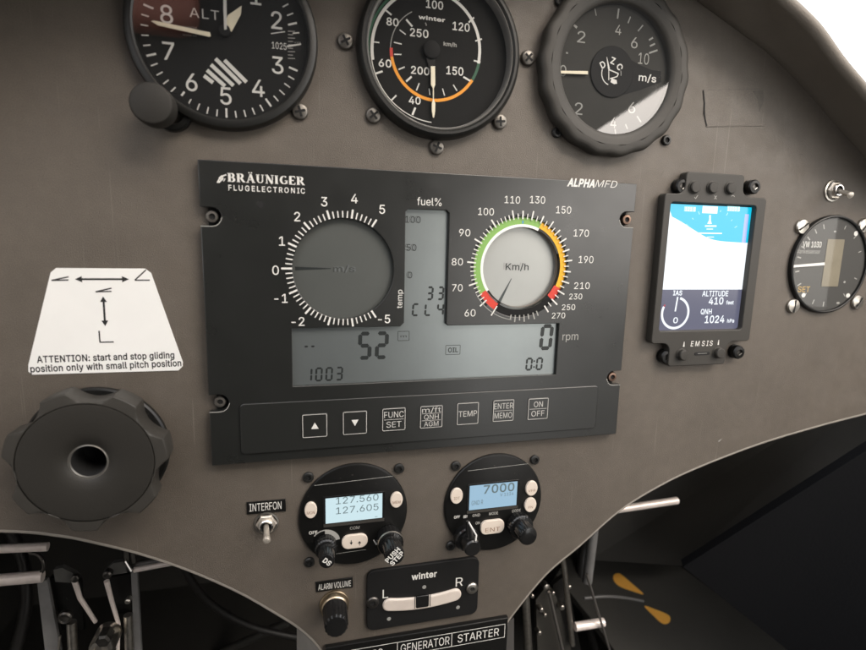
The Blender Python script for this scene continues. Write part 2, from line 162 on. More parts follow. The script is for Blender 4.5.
 'q': (424, '372,-143 311,-143 311,59 306,59 301,50 295,41 287,31 277,21 266,12 252,4 236,-3 217,-7 195,-8 165,-6 137,3 111,16 89,34 70,57 55,84 43,116 36,151 34,189 36,227 43,261 55,293 70,320 89,342 112,361 137,374 165,382 196,384 218,383 237,379 253,373 267,364 278,355 287,346 295,336 301,327 307,319 313,319 313,379 372,379|205,47 226,49 246,55 263,65 278,78 290,95 299,115 306,138 310,162 312,189 310,216 306,241 300,263 290,282 278,299 263,312 246,322 227,328 205,330 182,328 162,322 145,311 130,298 118,281 108,261 102,239 98,215 96,189 98,163 102,139 109,117 118,97 130,80 145,66 162,55 182,49'),
 'r': (259, '53,0 53,379 112,379 112,321 115,321 124,339 137,354 152,367 171,377 191,383 213,385 229,384 243,384 243,322 230,324 223,325 215,326 207,326 190,324 174,321 159,315 146,306 135,296 126,284 119,269 115,254 114,237 114,0'),
 's': (365, '182,-8 157,-7 133,-3 112,3 93,12 76,24 62,38 50,54 41,73 36,94 94,107 101,87 111,72 124,60 141,52 160,47 181,45 206,47 227,53 244,62 258,74 265,88 268,103 266,115 262,126 254,136 243,144 229,150 212,155 149,170 118,180 92,192 72,208 58,227 50,249 47,274 49,295 55,314 65,332 79,347 95,360 115,370 137,378 161,383 187,384 212,383 234,379 254,372 271,363 286,352 299,339 309,324 318,308 324,290 268,277 262,291 254,304 243,316 228,325 210,331 187,333 166,331 147,326 131,317 119,305 111,292 109,277 110,264 115,253 124,243 136,235 152,229 172,223 229,209 261,200 287,187 306,171 320,153 328,131 331,107 329,85 323,65 312,47 298,31 281,18 260,6 236,-2 210,-7'),
 't': (227, '204,379 204,327 6,327 6,379|65,471 126,471 126,98 127,83 130,70 136,61 144,55 156,51 170,50 185,51 202,54 213,2 207,0 200,-2 192,-3 184,-3 176,-4 168,-4 138,-1 113,7 92,21 77,41 68,64 65,93'),
 'u': (410, '182,-5 158,-3 135,2 115,11 97,23 82,39 69,59 60,82 54,109 53,139 53,379 114,379 114,144 116,117 124,94 137,75 154,61 175,53 200,50 218,51 234,55 249,62 263,71 274,83 283,97 290,113 295,132 296,153 296,379 357,379 357,0 298,0 298,92 307,92 294,60 277,35 257,17 234,5 209,-3'),
 'v': (389, '163,0 17,379 84,379 165,155 173,132 180,110 187,87 193,64 199,42 206,21 184,21 191,42 197,64 203,87 209,110 216,132 224,155 305,379 371,379 226,0'),
 'w': (567, '138,0 23,379 87,379 133,214 140,190 147,164 154,137 161,107 168,75 175,41 165,41 172,74 179,105 186,135 192,163 199,189 206,214 252,379 316,379 362,214 368,189 375,163 382,136 388,106 395,75 402,41 391,41 399,75 406,106 413,135 420,163 427,189 434,214 480,379 545,379 429,0 368,0 319,172 305,225 300,243 295,262 291,280 277,338 291,338 277,280 263,225 258,207 253,189 248,172 199,0'),
 'x': (379, '21,0 171,218 171,171 29,379 100,379 147,306 159,287 170,270 179,253 188,237 198,221 207,206 175,206 185,221 194,237 202,253 211,270 222,287 233,306 282,379 352,379 209,169 209,214 358,0 287,0 231,85 219,103 209,120 200,136 191,152 182,167 173,182 205,182 195,167 187,152 178,136 170,120 160,103 148,85 91,0'),
 'y': (389, '47,-139 61,-86 71,-87 83,-89 94,-90 104,-89 113,-86 122,-81 130,-74 138,-64 145,-51 151,-36 163,-1 17,379 84,379 165,155 173,132 180,109 187,87 193,64 199,42 206,21 184,21 190,42 196,64 202,87 209,110 216,132 224,155 305,379 371,379 204,-58 196,-77 187,-93 177,-107 165,-119 153,-128 139,-136 125,-141 109,-144 91,-145 82,-145 73,-144 65,-143 57,-142 52,-140'),
 'z': (380, '42,0 42,46 254,320 254,323 48,323 48,379 333,379 333,331 126,60 126,56 339,56 339,0'),
 'Ö': (533, '267,-7 225,-3 186,7 150,25 119,49 92,79 70,115 53,157 44,203 40,254 44,305 53,352 70,393 92,429 119,459 150,484 186,501 225,512 267,516 309,512 348,501 384,484 415,459 442,429 464,393 480,352 490,305 493,254 490,203 480,157 464,115 442,79 415,49 384,25 348,7 309,-3|267,53 296,55 324,63 349,76 372,94 392,116 408,144 420,176 428,213 430,254 428,295 420,332 408,365 392,392 372,415 349,433 324,446 296,453 267,456 237,453 210,445 184,433 161,415 142,392 125,364 113,332 106,295 103,254 106,213 113,176 125,144 142,117 161,94 184,76 210,63 237,55|339,572 328,574 319,577 310,584 304,592 300,602 298,612 300,623 304,633 310,641 319,648 328,651 339,653 350,651 359,648 368,641 374,633 378,623 379,612 378,602 374,592 368,584 359,577 350,574|195,572 185,574 175,577 167,584 160,592 156,602 155,612 156,623 160,633 167,641 175,648 185,651 195,653 206,651 215,648 224,641 230,633 234,623 236,612 234,602 230,592 224,584 215,577 206,574'),
}
CAPH = 0.509
TXT = {}
def fatten(pts, d):
    """push an outline outwards (ink grows) by d, mitres clamped"""
    n = len(pts); out = []
    for i in range(n):
        a, b, c = Vector(pts[i - 1]), Vector(pts[i]), Vector(pts[(i + 1) % n])
        d1 = (b - a).normalized(); d2 = (c - b).normalized(); t = d1 + d2
        if t.length < 1e-4: out.append(tuple(b)); continue
        t.normalize(); nn = Vector((t.y, -t.x)); k = max(nn.dot(Vector((d1.y, -d1.x))), 0.6)
        out.append(tuple(b + nn * d / k))
    return out
def area(p): return sum(p[i - 1][0] * p[i][1] - p[i][0] * p[i - 1][1] for i in range(len(p)))
GLY = {}
def winding(p, poly):
    w = 0
    for i in range(len(poly)):
        a, b = poly[i - 1], poly[i]
        side = (b[0] - a[0]) * (p[1] - a[1]) - (p[0] - a[0]) * (b[1] - a[1])
        if a[1] <= p[1]:
            if b[1] > p[1] and side > 0: w += 1
        elif b[1] <= p[1] and side < 0: w -= 1
    return w
def glyph(ch, bold):
    """filled triangles of one letter; overlapping strokes come as separate layers"""
    k = (ch, bold)
    if k in GLY: return GLY[k]
    outl = GLYPHS[ch][1]; loops = []
    for lp in (outl.split('|') if outl else ()):
        pts = []
        for p in lp.split():
            q = tuple(float(z) for z in p.split(','))
            if not pts or math.hypot(q[0] - pts[-1][0], q[1] - pts[-1][1]) > 8: pts.append(q)
        if math.hypot(pts[0][0] - pts[-1][0], pts[0][1] - pts[-1][1]) <= 8: pts.pop()
        loops.append(pts)
    res = []
    if loops:
        sg = 1 if max((area(p) for p in loops), key=abs) > 0 else -1
        fat = [fatten(p, bold * 1000 * sg) if bold else p for p in loops]
        flat = []; edges = []
        for g in fat:
            b0 = len(flat); flat += [Vector((p[0], p[1])) for p in g]
            edges += [(b0 + i, b0 + (i + 1) % len(g)) for i in range(len(g))]
        v2, _, f2, *_r = delaunay_2d_cdt(flat, edges, [], 0, 0.01)
        keep = []
        for t in f2:
            c = (sum(v2[i].x for i in t) / 3, sum(v2[i].y for i in t) / 3)
            if sum(winding(c, g) for g in fat) * sg > 0:
                cr = (v2[t[1]] - v2[t[0]]).cross(v2[t[2]] - v2[t[0]])
                keep.append(tuple(t) if cr > 0 else tuple(reversed(t)))
        res.append((0, [(p.x, p.y) for p in v2], keep))
    GLY[k] = res
    return res
def text_geo(s, bold=0.0, shear=0.0, space=1.0):
    k = (s, bold, shear, space)
    if k not in TXT:
        v = []; f = []; x = 0.0
        for n_, ch in enumerate(s):
            for layer, pts, tri in glyph(ch, bold):
                b0 = len(v); z = 0.012 * layer + 0.005 * (n_ % 2)
                v += [((x + p[0] + shear * p[1]) / 1000, p[1] / 1000, z) for p in pts]
                f += [tuple(i + b0 for i in t) for t in tri]
            x += GLYPHS[ch][0] * space + (bold * 1000 if bold > 0 else 0)
        TXT[k] = (v, f)
    return TXT[k]

def rrect(x0, y0, x1, y1, r, n=5):
    if r <= 0: return [(x0, y0), (x1, y0), (x1, y1), (x0, y1)]
    pts = []
    for (cx_, cy_, a) in ((x1 - r, y0 + r, -90), (x1 - r, y1 - r, 0), (x0 + r, y1 - r, 90), (x0 + r, y0 + r, 180)):
        for i in range(n + 1):
            t = R_(a + 90 * i / n)
            pts.append((cx_ + r * math.cos(t), cy_ + r * math.sin(t)))
    return pts

def circ(u, v, r, n=64, r2=None):
    return [(u + r * math.cos(2 * math.pi * i / n), v + (r2 or r) * math.sin(2 * math.pi * i / n)) for i in range(n)]

def catmull(pts, k=6, closed=False):
    pts = [Vector(p) for p in pts]; n = len(pts); out = []
    for i in range(n if closed else n - 1):
        if closed:
            a, b, c, d = pts[(i - 1) % n], pts[i], pts[(i + 1) % n], pts[(i + 2) % n]
        else:
            b, c = pts[i], pts[i + 1]
            a = pts[i - 1] if i else b * 2 - c
            d = pts[i + 2] if i + 2 < n else c * 2 - b
        for j in range(k):
            t = j / k
            out.append(0.5 * ((2 * b) + (c - a) * t + (2 * a - 5 * b + 4 * c - d) * t * t + (3 * b - a - 3 * c + d) * t ** 3))
    if not closed: out.append(pts[-1])
    return [tuple(p) for p in out]

SEG = {'0': 'abcdef', '1': 'bc', '2': 'abged', '3': 'abgcd', '4': 'fgbc', '5': 'afgcd', '6': 'afgedc', '7': 'abc', '8': 'abcdefg',
       '9': 'abcdfg', '-': 'g', 'C': 'afed', 'L': 'fed', ' ': ''}
ORG = {}

class MB:
    """collects shapes given in panel mm and links them as ONE mesh object"""
    def __init__(s):
        s.v = []; s.f = []; s.m = []; s.mats = []; s.M = None
    def frame(s, o=None, ez=(0, 0, 1), ex=(1, 0, 0)):
        if o is None: s.M = None; return s
        z = Vector(ez).normalized(); x = Vector(ex); x = (x - z * x.dot(z)).normalized(); y = z.cross(x)
        s.M = Matrix.Translation(Vector(o)) @ Matrix((x, y, z)).transposed().to_4x4()
        return s
    def add(s, vs_, fs_, mat):
        if mat not in s.mats: s.mats.append(mat)
        k = s.mats.index(mat); b = len(s.v)
        for p in vs_:
            p = Vector(p)
            s.v.append(s.M @ p if s.M else p)
        for f in fs_:
            s.f.append(tuple(i + b for i in f)); s.m.append(k)
    def plate(s, outer, h0, h1, mat, bev=0.0, holes=(), res=2):
        cu = bpy.data.curves.new('p', 'CURVE'); cu.dimensions = '2D'; cu.fill_mode = 'BOTH'
        for lp in [outer] + list(holes):
            sp = cu.splines.new('POLY'); sp.points.add(len(lp) - 1)
            for q, p in zip(sp.points, lp): q.co = (p[0], p[1], 0, 1)
            sp.use_cyclic_u = True
        cu.extrude = max((h1 - h0) / 2 - bev, 1e-4)
        if bev > 0:
            cu.bevel_depth = bev; cu.bevel_resolution = res; cu.offset = -bev
        v, f = curve_mesh(cu)
        zc = (h0 + h1) / 2
        s.add([(p[0], p[1], p[2] + zc) for p in v], f, mat)
    def sheet(s, poly, h, mat):
        s.add([(p[0], p[1], h) for p in poly], [tuple(range(len(poly)))], mat)
    def sheet_holes(s, outer, holes, h, mat):
        cu = bpy.data.curves.new('p', 'CURVE'); cu.dimensions = '2D'; cu.fill_mode = 'BOTH'
        for lp in [outer] + list(holes):
            sp = cu.splines.new('POLY'); sp.points.add(len(lp) - 1)
            for q, p in zip(sp.points, lp): q.co = (p[0], p[1], 0, 1)
            sp.use_cyclic_u = True
        v, f = curve_mesh(cu)
        s.add([(p[0], p[1], h) for p in v], f, mat)
    def lathe(s, u, v, prof, mat, n=72, cap0=False, cap1=False, scal=None):
        vs_ = []; fs_ = []
        for (r, h) in prof:
            for i in range(n):
                a = 2 * math.pi * i / n
                rr = r * (scal(a, r, h) if scal else 1)
                vs_.append((u + rr * math.cos(a), v + rr * math.sin(a), h))
        for j in range(len(prof) - 1):
            for i in range(n):
                k = (i + 1) % n
                fs_.append((j * n + i, j * n + k, (j + 1) * n + k, (j + 1) * n + i))
        if cap1: fs_.append(tuple((len(prof) - 1) * n + i for i in range(n)))
        if cap0: fs_.append(tuple(reversed(range(n))))
        s.add(vs_, fs_, mat)
    def tube(s, pts, r, mat, n=14, caps=True, r1=None):
        pts = [Vector(p) for p in pts]; vs_ = []; fs_ = []
        up = None
        for i, p in enumerate(pts):
            d = (pts[min(i + 1, len(pts) - 1)] - pts[max(i - 1, 0)]).normalized()
            if up is None: up = d.orthogonal().normalized()
            x = (up - d * up.dot(d)).normalized(); y = d.cross(x); up = x
            rr = r if r1 is None else r + (r1 - r) * i / (len(pts) - 1)
            for k in range(n):
                a = 2 * math.pi * k / n
                vs_.append(p + x * rr * math.cos(a) + y * rr * math.sin(a))
        for i in range(len(pts) - 1):
            for k in range(n):
                l = (k + 1) % n
                fs_.append((i * n + k, i * n + l, (i + 1) * n + l, (i + 1) * n + k))
        if caps:
            fs_.append(tuple(reversed(range(n)))); fs_.append(tuple((len(pts) - 1) * n + k for k in range(n)))
        s.add(vs_, fs_, mat)
    def loft(s, rows, mat, closed=False):
        n = len(rows[0]); vs_ = [p for r in rows for p in r]; fs_ = []
        for j in range(len(rows) - 1):
            for i in range(n if closed else n - 1):
                k = (i + 1) % n
                fs_.append((j * n + i, j * n + k, (j + 1) * n + k, (j + 1) * n + i))
        s.add(vs_, fs_, mat)
    def slab(s, quad, thick, mat):
        """a flat board: four corner points and a thickness behind them"""
        q = [Vector(p) for p in quad]; n = (q[1] - q[0]).cross(q[2] - q[0]).normalized()
        if n.z < 0: n = -n
        b = [p - n * thick for p in q]; m = len(q)
        s.add(q + b, [tuple(range(m)), tuple(reversed(range(m, 2 * m)))] + [(i, m + i, m + (i + 1) % m, (i + 1) % m) for i in range(m)], mat)
    # ---- flat printing
    def bar(s, a, b, w, h, mat, w2=None):
        a = Vector((a[0], a[1])); b = Vector((b[0], b[1])); d = (b - a).normalized(); n = Vector((-d.y, d.x))
        w2 = w if w2 is None else w2
        s.add([(*(a - n * w / 2), h), (*(b - n * w2 / 2), h), (*(b + n * w2 / 2), h), (*(a + n * w / 2), h)], [(0, 1, 2, 3)], mat)
    def tick(s, u, v, ang, r0, r1, w, h, mat, w2=None):
        c, n = math.cos(R_(ang)), math.sin(R_(ang))
        s.bar((u + r0 * c, v + r0 * n), (u + r1 * c, v + r1 * n), w, h, mat, w2)
    def arc(s, u, v, r0, r1, a0, a1, h, mat, n=None):
        n = n or max(6, int(abs(a1 - a0) / 3)); vs_ = []
        for i in range(n + 1):
            t = R_(a0 + (a1 - a0) * i / n)
            vs_ += [(u + r0 * math.cos(t), v + r0 * math.sin(t), h), (u + r1 * math.cos(t), v + r1 * math.sin(t), h)]
        s.add(vs_, [(2 * i, 2 * i + 1, 2 * i + 3, 2 * i + 2) if a1 < a0 else (2 * i + 2, 2 * i + 3, 2 * i + 1, 2 * i) for i in range(n)], mat)
    def disc(s, u, v, r, h, mat, n=64):
        s.sheet(circ(u, v, r, n), h, mat)
    def outline(s, poly, w, h, mat):
        n = len(poly); inn = []
        for i in range(n):
            a, b, c = Vector(poly[i - 1]), Vector(poly[i]), Vector(poly[(i + 1) % n])
            d1 = (b - a).normalized(); d2 = (c - b).normalized()
            nn = Vector((-(d1 + d2).y, (d1 + d2).x)).normalized()
            inn.append(b + nn * w)
        s.add([(p[0], p[1], h) for p in poly] + [(p.x, p.y, h) for p in inn], [(i, (i + 1) % n, n + (i + 1) % n, n + i) for i in range(n)], mat)
    def textc(s, t, u, v, cap, h, mat, rot=0.0, wide=1.0, bold=0.0, shear=0.0, space=1.0, align='c', width=None):
        g, f = text_geo(t, bold, shear, space)
        x0 = min(p[0] for p in g); x1 = max(p[0] for p in g)
        k = cap / CAPH
        kx = width / (x1 - x0) if width else k * wide
        ox = {'c': (x0 + x1) / 2, 'l': x0, 'r': x1}[align]
        c, n = math.cos(R_(rot)), math.sin(R_(rot)); out = []
        for p in g:
            a = (p[0] - ox) * kx; b = (p[1] - CAPH / 2) * k
            out.append((u + a * c - b * n, v + a * n + b * c, h + p[2]))
        s.add(out, f, mat)
    def text(s, t, xl, yl, xr, yr, cap, h, mat, snap=True, **kw):
        """lettering whose baseline runs between two photograph pixels; cap height in pixels"""
        a = P(xl, yl, h); b = P(xr, yr, h)
        xm, ym = (xl + xr) / 2, (yl + yr) / 2
        c = P(xm, ym - cap, h); d = P(xm, ym, h)
        ch = math.hypot(c[0] - d[0], c[1] - d[1])
        rot = 0 if snap else math.degrees(math.atan2(b[1] - a[1], b[0] - a[0]))
        n = Vector((-math.sin(R_(rot)), math.cos(R_(rot))))
        s.textc(t, (a[0] + b[0]) / 2 + n.x * ch / 2, (a[1] + b[1]) / 2 + n.y * ch / 2, ch, h, mat, rot=rot, width=math.hypot(b[0] - a[0], b[1] - a[1]), **kw)
    def seg7(s, t, xl, yl, xr, yr, cap, h, mat, th=0.17, slant=0.06, fill=0.72):
        a = P(xl, yl, h); b = P(xr, yr, h); c = P((xl + xr) / 2, (yl + yr) / 2 - cap, h); d = P((xl + xr) / 2, (yl + yr) / 2, h)
        H = c[1] - d[1]; y0 = (a[1] + b[1]) / 2; pitch = (b[0] - a[0]) / (len(t) - (1 - fill)); W = pitch * fill
        T = th * H; g = T * 0.10
        def hexa(p, q):
            p = Vector(p); q = Vector(q); e = (q - p).normalized(); n = Vector((-e.y, e.x)) * T / 2
            p = p + e * g; q = q - e * g
            pts = [p, p + e * T * .38 - n, q - e * T * .38 - n, q, q - e * T * .38 + n, p + e * T * .38 + n]
            s.sheet([(x0 + k.x + slant * (k.y), y0 + k.y) for k in pts], h, mat)
        for i, chx in enumerate(t):
            x0 = a[0] + i * pitch
            l, r, lo, hi, mi = T / 2, W - T / 2, T / 2, H - T / 2, H / 2
            S = {'a': ((l, hi), (r, hi)), 'b': ((r, mi), (r, hi)), 'c': ((r, lo), (r, mi)), 'd': ((l, lo), (r, lo)), 'e': ((l, lo), (l, mi)),
                 'f': ((l, mi), (l, hi)), 'g': ((l, mi), (r, mi))}
            for k in SEG[chx]: hexa(*S[k])
    def build(s, name, parent=None, origin=None, smooth=32):
        o0 = Vector(ORG[parent.name] if parent is not None and origin is None else (origin or (0, 0, 0)))
        me = bpy.data.meshes.new(name)
        me.from_pydata([tuple((p - o0) * 0.001) for p in s.v], [], s.f)
        for m in s.mats: me.materials.append(m)
        me.polygons.foreach_set('material_index', s.m)
        me.polygons.foreach_set('use_smooth', [True] * len(s.f))
        me.update()
        if smooth: me.set_sharp_from_angle(angle=R_(smooth))
        o = bpy.data.objects.new(name, me); COL.objects.link(o)
        if parent is not None: o.parent = parent
        else:
            o.location = PM @ (o0 * 0.001); o.rotation_euler = PANEL_ROT
        ORG[o.name] = tuple(o0)
        return o

def thing(name, label, cat, loc=(0, 0, 0), group=None):
    o = bpy.data.objects.new(name, None); COL.objects.link(o)
    o.empty_display_size = 0.01
    o.location = PM @ (Vector(loc) * 0.001); o.rotation_euler = PANEL_ROT
    ORG[o.name] = tuple(loc)
    o['label'] = label; o['category'] = cat
    if group: o['group'] = group
    return o
def tag(o, label, cat, group=None):
    o['label'] = label; o['category'] = cat
    if group: o['group'] = group
    return o
def struct(o):
    o['kind'] = 'structure'; return o
def copy_thing(root, loc, rz, label):
    r = root.copy(); COL.objects.link(r)
    r.location = PM @ (Vector(loc) * 0.001); r.rotation_euler = (PM @ Euler((0, 0, R_(rz))).to_matrix()).to_euler()
    r['label'] = label
    for ch in list(root.children):
        c = ch.copy(); COL.objects.link(c); c.parent = r
    return r

# ------------------------------------------------------------------ materials
def mat(name, col, rough=0.5, metal=0.0, spec=0.5, bump=0.0, bscale=900.0, mott=0.0, mscale=40.0, coat=0.0, coat_r=0.1, emit=None, estr=0.0, rvar=0.0, dust=0.0):
    m = bpy.data.materials.new(name); m.use_nodes = True
    n = m.node_tree.nodes; l = m.node_tree.links; b = n['Principled BSDF']
    b.inputs['Base Color'].default_value = (*col, 1); b.inputs['Roughness'].default_value = rough
    b.inputs['Metallic'].default_value = metal; b.inputs['Specular IOR Level'].default_value = spec
    b.inputs['Coat Weight'].default_value = coat; b.inputs['Coat Roughness'].default_value = coat_r
    tc = n.new('ShaderNodeTexCoord')
    if bump > 0:
        t = n.new('ShaderNodeTexNoise'); t.inputs['Scale'].default_value = bscale; t.inputs['Detail'].default_value = 3
        u = n.new('ShaderNodeBump'); u.inputs['Strength'].default_value = bump; u.inputs['Distance'].default_value = 0.0004
        l.new(tc.outputs['Object'], t.inputs['Vector']); l.new(t.outputs['Fac'], u.inputs['Height']); l.new(u.outputs['Normal'], b.inputs['Normal'])
    src = None
    if mott > 0:
        t = n.new('ShaderNodeTexNoise'); t.inputs['Scale'].default_value = mscale; t.inputs['Detail'].default_value = 6; t.inputs['Roughness'].default_value = 0.62
        r = n.new('ShaderNodeMapRange'); r.inputs['From Min'].default_value = 0.3; r.inputs['From Max'].default_value = 0.7
        r.inputs['To Min'].default_value = 1 - mott; r.inputs['To Max'].default_value = 1 + mott
        x = n.new('ShaderNodeMix'); x.data_type = 'RGBA'; x.blend_type = 'MULTIPLY'; x.inputs['Factor'].default_value = 1
        x.inputs['A'].default_value = (*col, 1)
        l.new(tc.outputs['Object'], t.inputs['Vector']); l.new(t.outputs['Fac'], r.inputs['Value']); l.new(r.outputs['Result'], x.inputs['B'])
        src = x.outputs['Result']; l.new(src, b.inputs['Base Color'])
    if dust > 0:
        t = n.new('ShaderNodeTexNoise'); t.inputs['Scale'].default_value = 420; t.inputs['Detail'].default_value = 2
        r = n.new('ShaderNodeMapRange'); r.inputs['From Min'].default_value = 0.70; r.inputs['From Max'].default_value = 0.80; r.inputs['To Max'].default_value = dust
        x = n.new('ShaderNodeMix'); x.data_type = 'RGBA'; x.inputs['A'].default_value = (*col, 1); x.inputs['B'].default_value = (0.35, 0.32, 0.28, 1)
        l.new(tc.outputs['Object'], t.inputs['Vector']); l.new(t.outputs['Fac'], r.inputs['Value']); l.new(r.outputs['Result'], x.inputs['Factor'])
        if src: l.new(src, x.inputs['A'])
        l.new(x.outputs['Result'], b.inputs['Base Color'])
    if rvar > 0:
        t = n.new('ShaderNodeTexNoise'); t.inputs['Scale'].default_value = 70; t.inputs['Detail'].default_value = 5
        r = n.new('ShaderNodeMapRange'); r.inputs['From Min'].default_value = 0.3; r.inputs['From Max'].default_value = 0.7
        r.inputs['To Min'].default_value = rough - rvar; r.inputs['To Max'].default_value = rough + rvar
        l.new(tc.outputs['Object'], t.inputs['Vector']); l.new(t.outputs['Fac'], r.inputs['Value']); l.new(r.outputs['Result'], b.inputs['Roughness'])
    if emit:
        b.inputs['Emission Color'].default_value = (*emit, 1); b.inputs['Emission Strength'].default_value = estr
    return m

def glass_mat(name, ior=1.6, tint=(1, 1, 1), rough=0.01):
    m = bpy.data.materials.new(name); m.use_nodes = True
    n = m.node_tree.nodes; l = m.node_tree.links; n.clear()
    o = n.new('ShaderNodeOutputMaterial'); x = n.new('ShaderNodeMixShader'); t = n.new('ShaderNodeBsdfTransparent'); g = n.new('ShaderNodeBsdfGlossy')
    lw = n.new('ShaderNodeLayerWeight'); lw.inputs['Blend'].default_value = 0.5
    pw_ = n.new('ShaderNodeMath'); pw_.operation = 'POWER'; pw_.inputs[1].default_value = 5.0
    f = n.new('ShaderNodeMath'); f.operation = 'MULTIPLY_ADD'; r0 = ((ior - 1) / (ior + 1)) ** 2
    f.inputs[1].default_value = 1 - r0; f.inputs[2].default_value = r0
    l.new(lw.outputs['Facing'], pw_.inputs[0]); l.new(pw_.outputs[0], f.inputs[0])
    t.inputs['Color'].default_value = (*tint, 1); g.inputs['Roughness'].default_value = rough
    tc = n.new('ShaderNodeTexCoord'); ns = n.new('ShaderNodeTexNoise'); ns.inputs['Scale'].default_value = 60; ns.inputs['Detail'].default_value = 6
    mr = n.new('ShaderNodeMapRange'); mr.inputs['From Min'].default_value = 0.45; mr.inputs['From Max'].default_value = 0.8
    mr.inputs['To Min'].default_value = rough; mr.inputs['To Max'].default_value = rough + 0.05
    l.new(tc.outputs['Object'], ns.inputs['Vector']); l.new(ns.outputs['Fac'], mr.inputs['Value']); l.new(mr.outputs['Result'], g.inputs['Roughness'])
    l.new(f.outputs[0], x.inputs[0]); l.new(t.outputs[0], x.inputs[1]); l.new(g.outputs[0], x.inputs[2]); l.new(x.outputs[0], o.inputs[0])
    return m

PAINT = mat('panel_paint', (0.110, 0.0935, 0.0765), 0.5, bump=0.42, bscale=2000, mott=0.05, mscale=34, rvar=0.1)
def wear(m, rgb):
    """fine grain, broad stains and long faint scratches over a paint"""
    n = m.node_tree.nodes; l = m.node_tree.links; b = n['Principled BSDF']
    tc = n.new('ShaderNodeTexCoord'); src = b.inputs['Base Color'].links[0].from_socket
    for sc, det, lo, hi, amp in ((2400, 1, .3, .7, .16), (9, 4, .35, .65, .07), (160, 4, .4, .7, .04)):
        t = n.new('ShaderNodeTexNoise'); t.inputs['Scale'].default_value = sc; t.inputs['Detail'].default_value = det
        r = n.new('ShaderNodeMapRange'); r.inputs['From Min'].default_value = lo; r.inputs['From Max'].default_value = hi
        r.inputs['To Min'].default_value = 1 - amp; r.inputs['To Max'].default_value = 1 + amp
        x = n.new('ShaderNodeMix'); x.data_type = 'RGBA'; x.blend_type = 'MULTIPLY'; x.inputs['Factor'].default_value = 1
        l.new(tc.outputs['Object'], t.inputs['Vector']); l.new(t.outputs['Fac'], r.inputs['Value']); l.new(src, x.inputs['A']); l.new(r.outputs['Result'], x.inputs['B'])
        src = x.outputs['Result']
    for rot, sc, amt in ((35, (900, 14, 1), .32), (-62, (700, 10, 1), .25), (8, (1100, 16, 1), .22)):
        mp = n.new('ShaderNodeMapping'); mp.inputs['Rotation'].default_value = (0, 0, R_(rot)); mp.inputs['Scale'].default_value = sc
        t = n.new('ShaderNodeTexNoise'); t.inputs['Scale'].default_value = 1.0; t.inputs['Detail'].default_value = 1
        r = n.new('ShaderNodeMapRange'); r.inputs['From Min'].default_value = .74; r.inputs['From Max'].default_value = .80; r.inputs['To Max'].default_value = amt
        x = n.new('ShaderNodeMix'); x.data_type = 'RGBA'; x.inputs['B'].default_value = (*rgb, 1)
        l.new(tc.outputs['Object'], mp.inputs['Vector']); l.new(mp.outputs['Vector'], t.inputs['Vector']); l.new(t.outputs['Fac'], r.inputs['Value'])
        l.new(src, x.inputs['A']); l.new(r.outputs['Result'], x.inputs['Factor']); src = x.outputs['Result']
    l.new(src, b.inputs['Base Color'])
wear(PAINT, (0.25, 0.23, 0.20))
SCUFF = mat('scuff_mark', (0.088, 0.077, 0.063), 0.6, mott=0.2, mscale=300)
TRIM = mat('trim_rubber', (0.30, 0.275, 0.24), 0.5, bump=0.1)
HOODM = mat('hood_lit_paint', (0.165, 0.142, 0.116), 0.62, bump=0.35, bscale=1100, mott=0.08, mscale=30)  # panel paint made lighter to stand for the light on the hood
BEZEL = mat('bezel_black', (0.013, 0.013, 0.0118), 0.42, bump=0.12, bscale=1600, mott=0.1)
BEZELG = mat('bezel_grey', (0.040, 0.037, 0.032), 0.55, spec=0.35, bump=0.15, bscale=1500, mott=0.1)
BLACK = mat('black_plastic', (0.0062, 0.0062, 0.0058), 0.36, spec=0.35, bump=0.05, bscale=1600, dust=0.12)
BLACKM = mat('black_matt', (0.006, 0.006, 0.006), 0.7, spec=0.3)
DIAL = mat('dial_black', (0.0075, 0.0075, 0.007), 0.75, spec=0.25, mott=0.12, mscale=80)
DIAL_HAZE = mat('dial_haze', (0.036, 0.035, 0.031), 0.75, spec=0.3, mott=0.06, mscale=60)  # black dial painted grey for the haze reflected in its glass
FACE = mat('mfd_face', (0.0145, 0.0152, 0.0140), 0.30, spec=0.85, bump=0.03, bscale=2200, rvar=0.03, dust=0.05)
KEYS = mat('key_membrane', (0.017, 0.0178, 0.0165), 0.30, spec=0.85, bump=0.08, bscale=1900)
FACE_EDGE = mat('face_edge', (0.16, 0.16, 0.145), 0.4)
WHITE = mat('white_print', (0.72, 0.71, 0.67), 0.6)
WHITED = mat('dim_print', (0.34, 0.335, 0.31), 0.6)
CREAM = mat('luminous_cream', (0.85, 0.78, 0.60), 0.6)
GREYP = mat('grey_print', (0.30, 0.30, 0.28), 0.6)
GREEN = mat('green_print', (0.22, 0.42, 0.10), 0.5)
DGREEN = mat('dark_green_print', (0.02, 0.10, 0.05), 0.5)
YELLOW = mat('yellow_print', (0.80, 0.42, 0.015), 0.5)
ORANGE = mat('orange_print', (0.85, 0.33, 0.02), 0.5)
RED = mat('red_print', (0.62, 0.05, 0.03), 0.5)
LCD = mat('lcd_glass', (0.30, 0.33, 0.33), 0.33, metal=0.78, spec=0.6, mott=0.03, mscale=60)
LCDD = mat('lcd_round', (0.115, 0.122, 0.115), 0.4, metal=0.45, spec=0.6, mott=0.03)
LCDL = mat('lcd_silver', (0.37, 0.38, 0.365), 0.40, metal=0.5, spec=0.5, mott=0.03)
LCDSEG = mat('lcd_segment', (0.018, 0.022, 0.022), 0.4)
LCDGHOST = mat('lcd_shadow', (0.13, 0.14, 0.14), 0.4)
STEEL = mat('zinc_steel', (0.55, 0.52, 0.47), 0.32, metal=1.0, bump=0.1, mott=0.2, mscale=300)
SCREWM = mat('screw_head', (0.15, 0.14, 0.125), 0.38, metal=0.6, bump=0.15, mott=0.3, mscale=300)
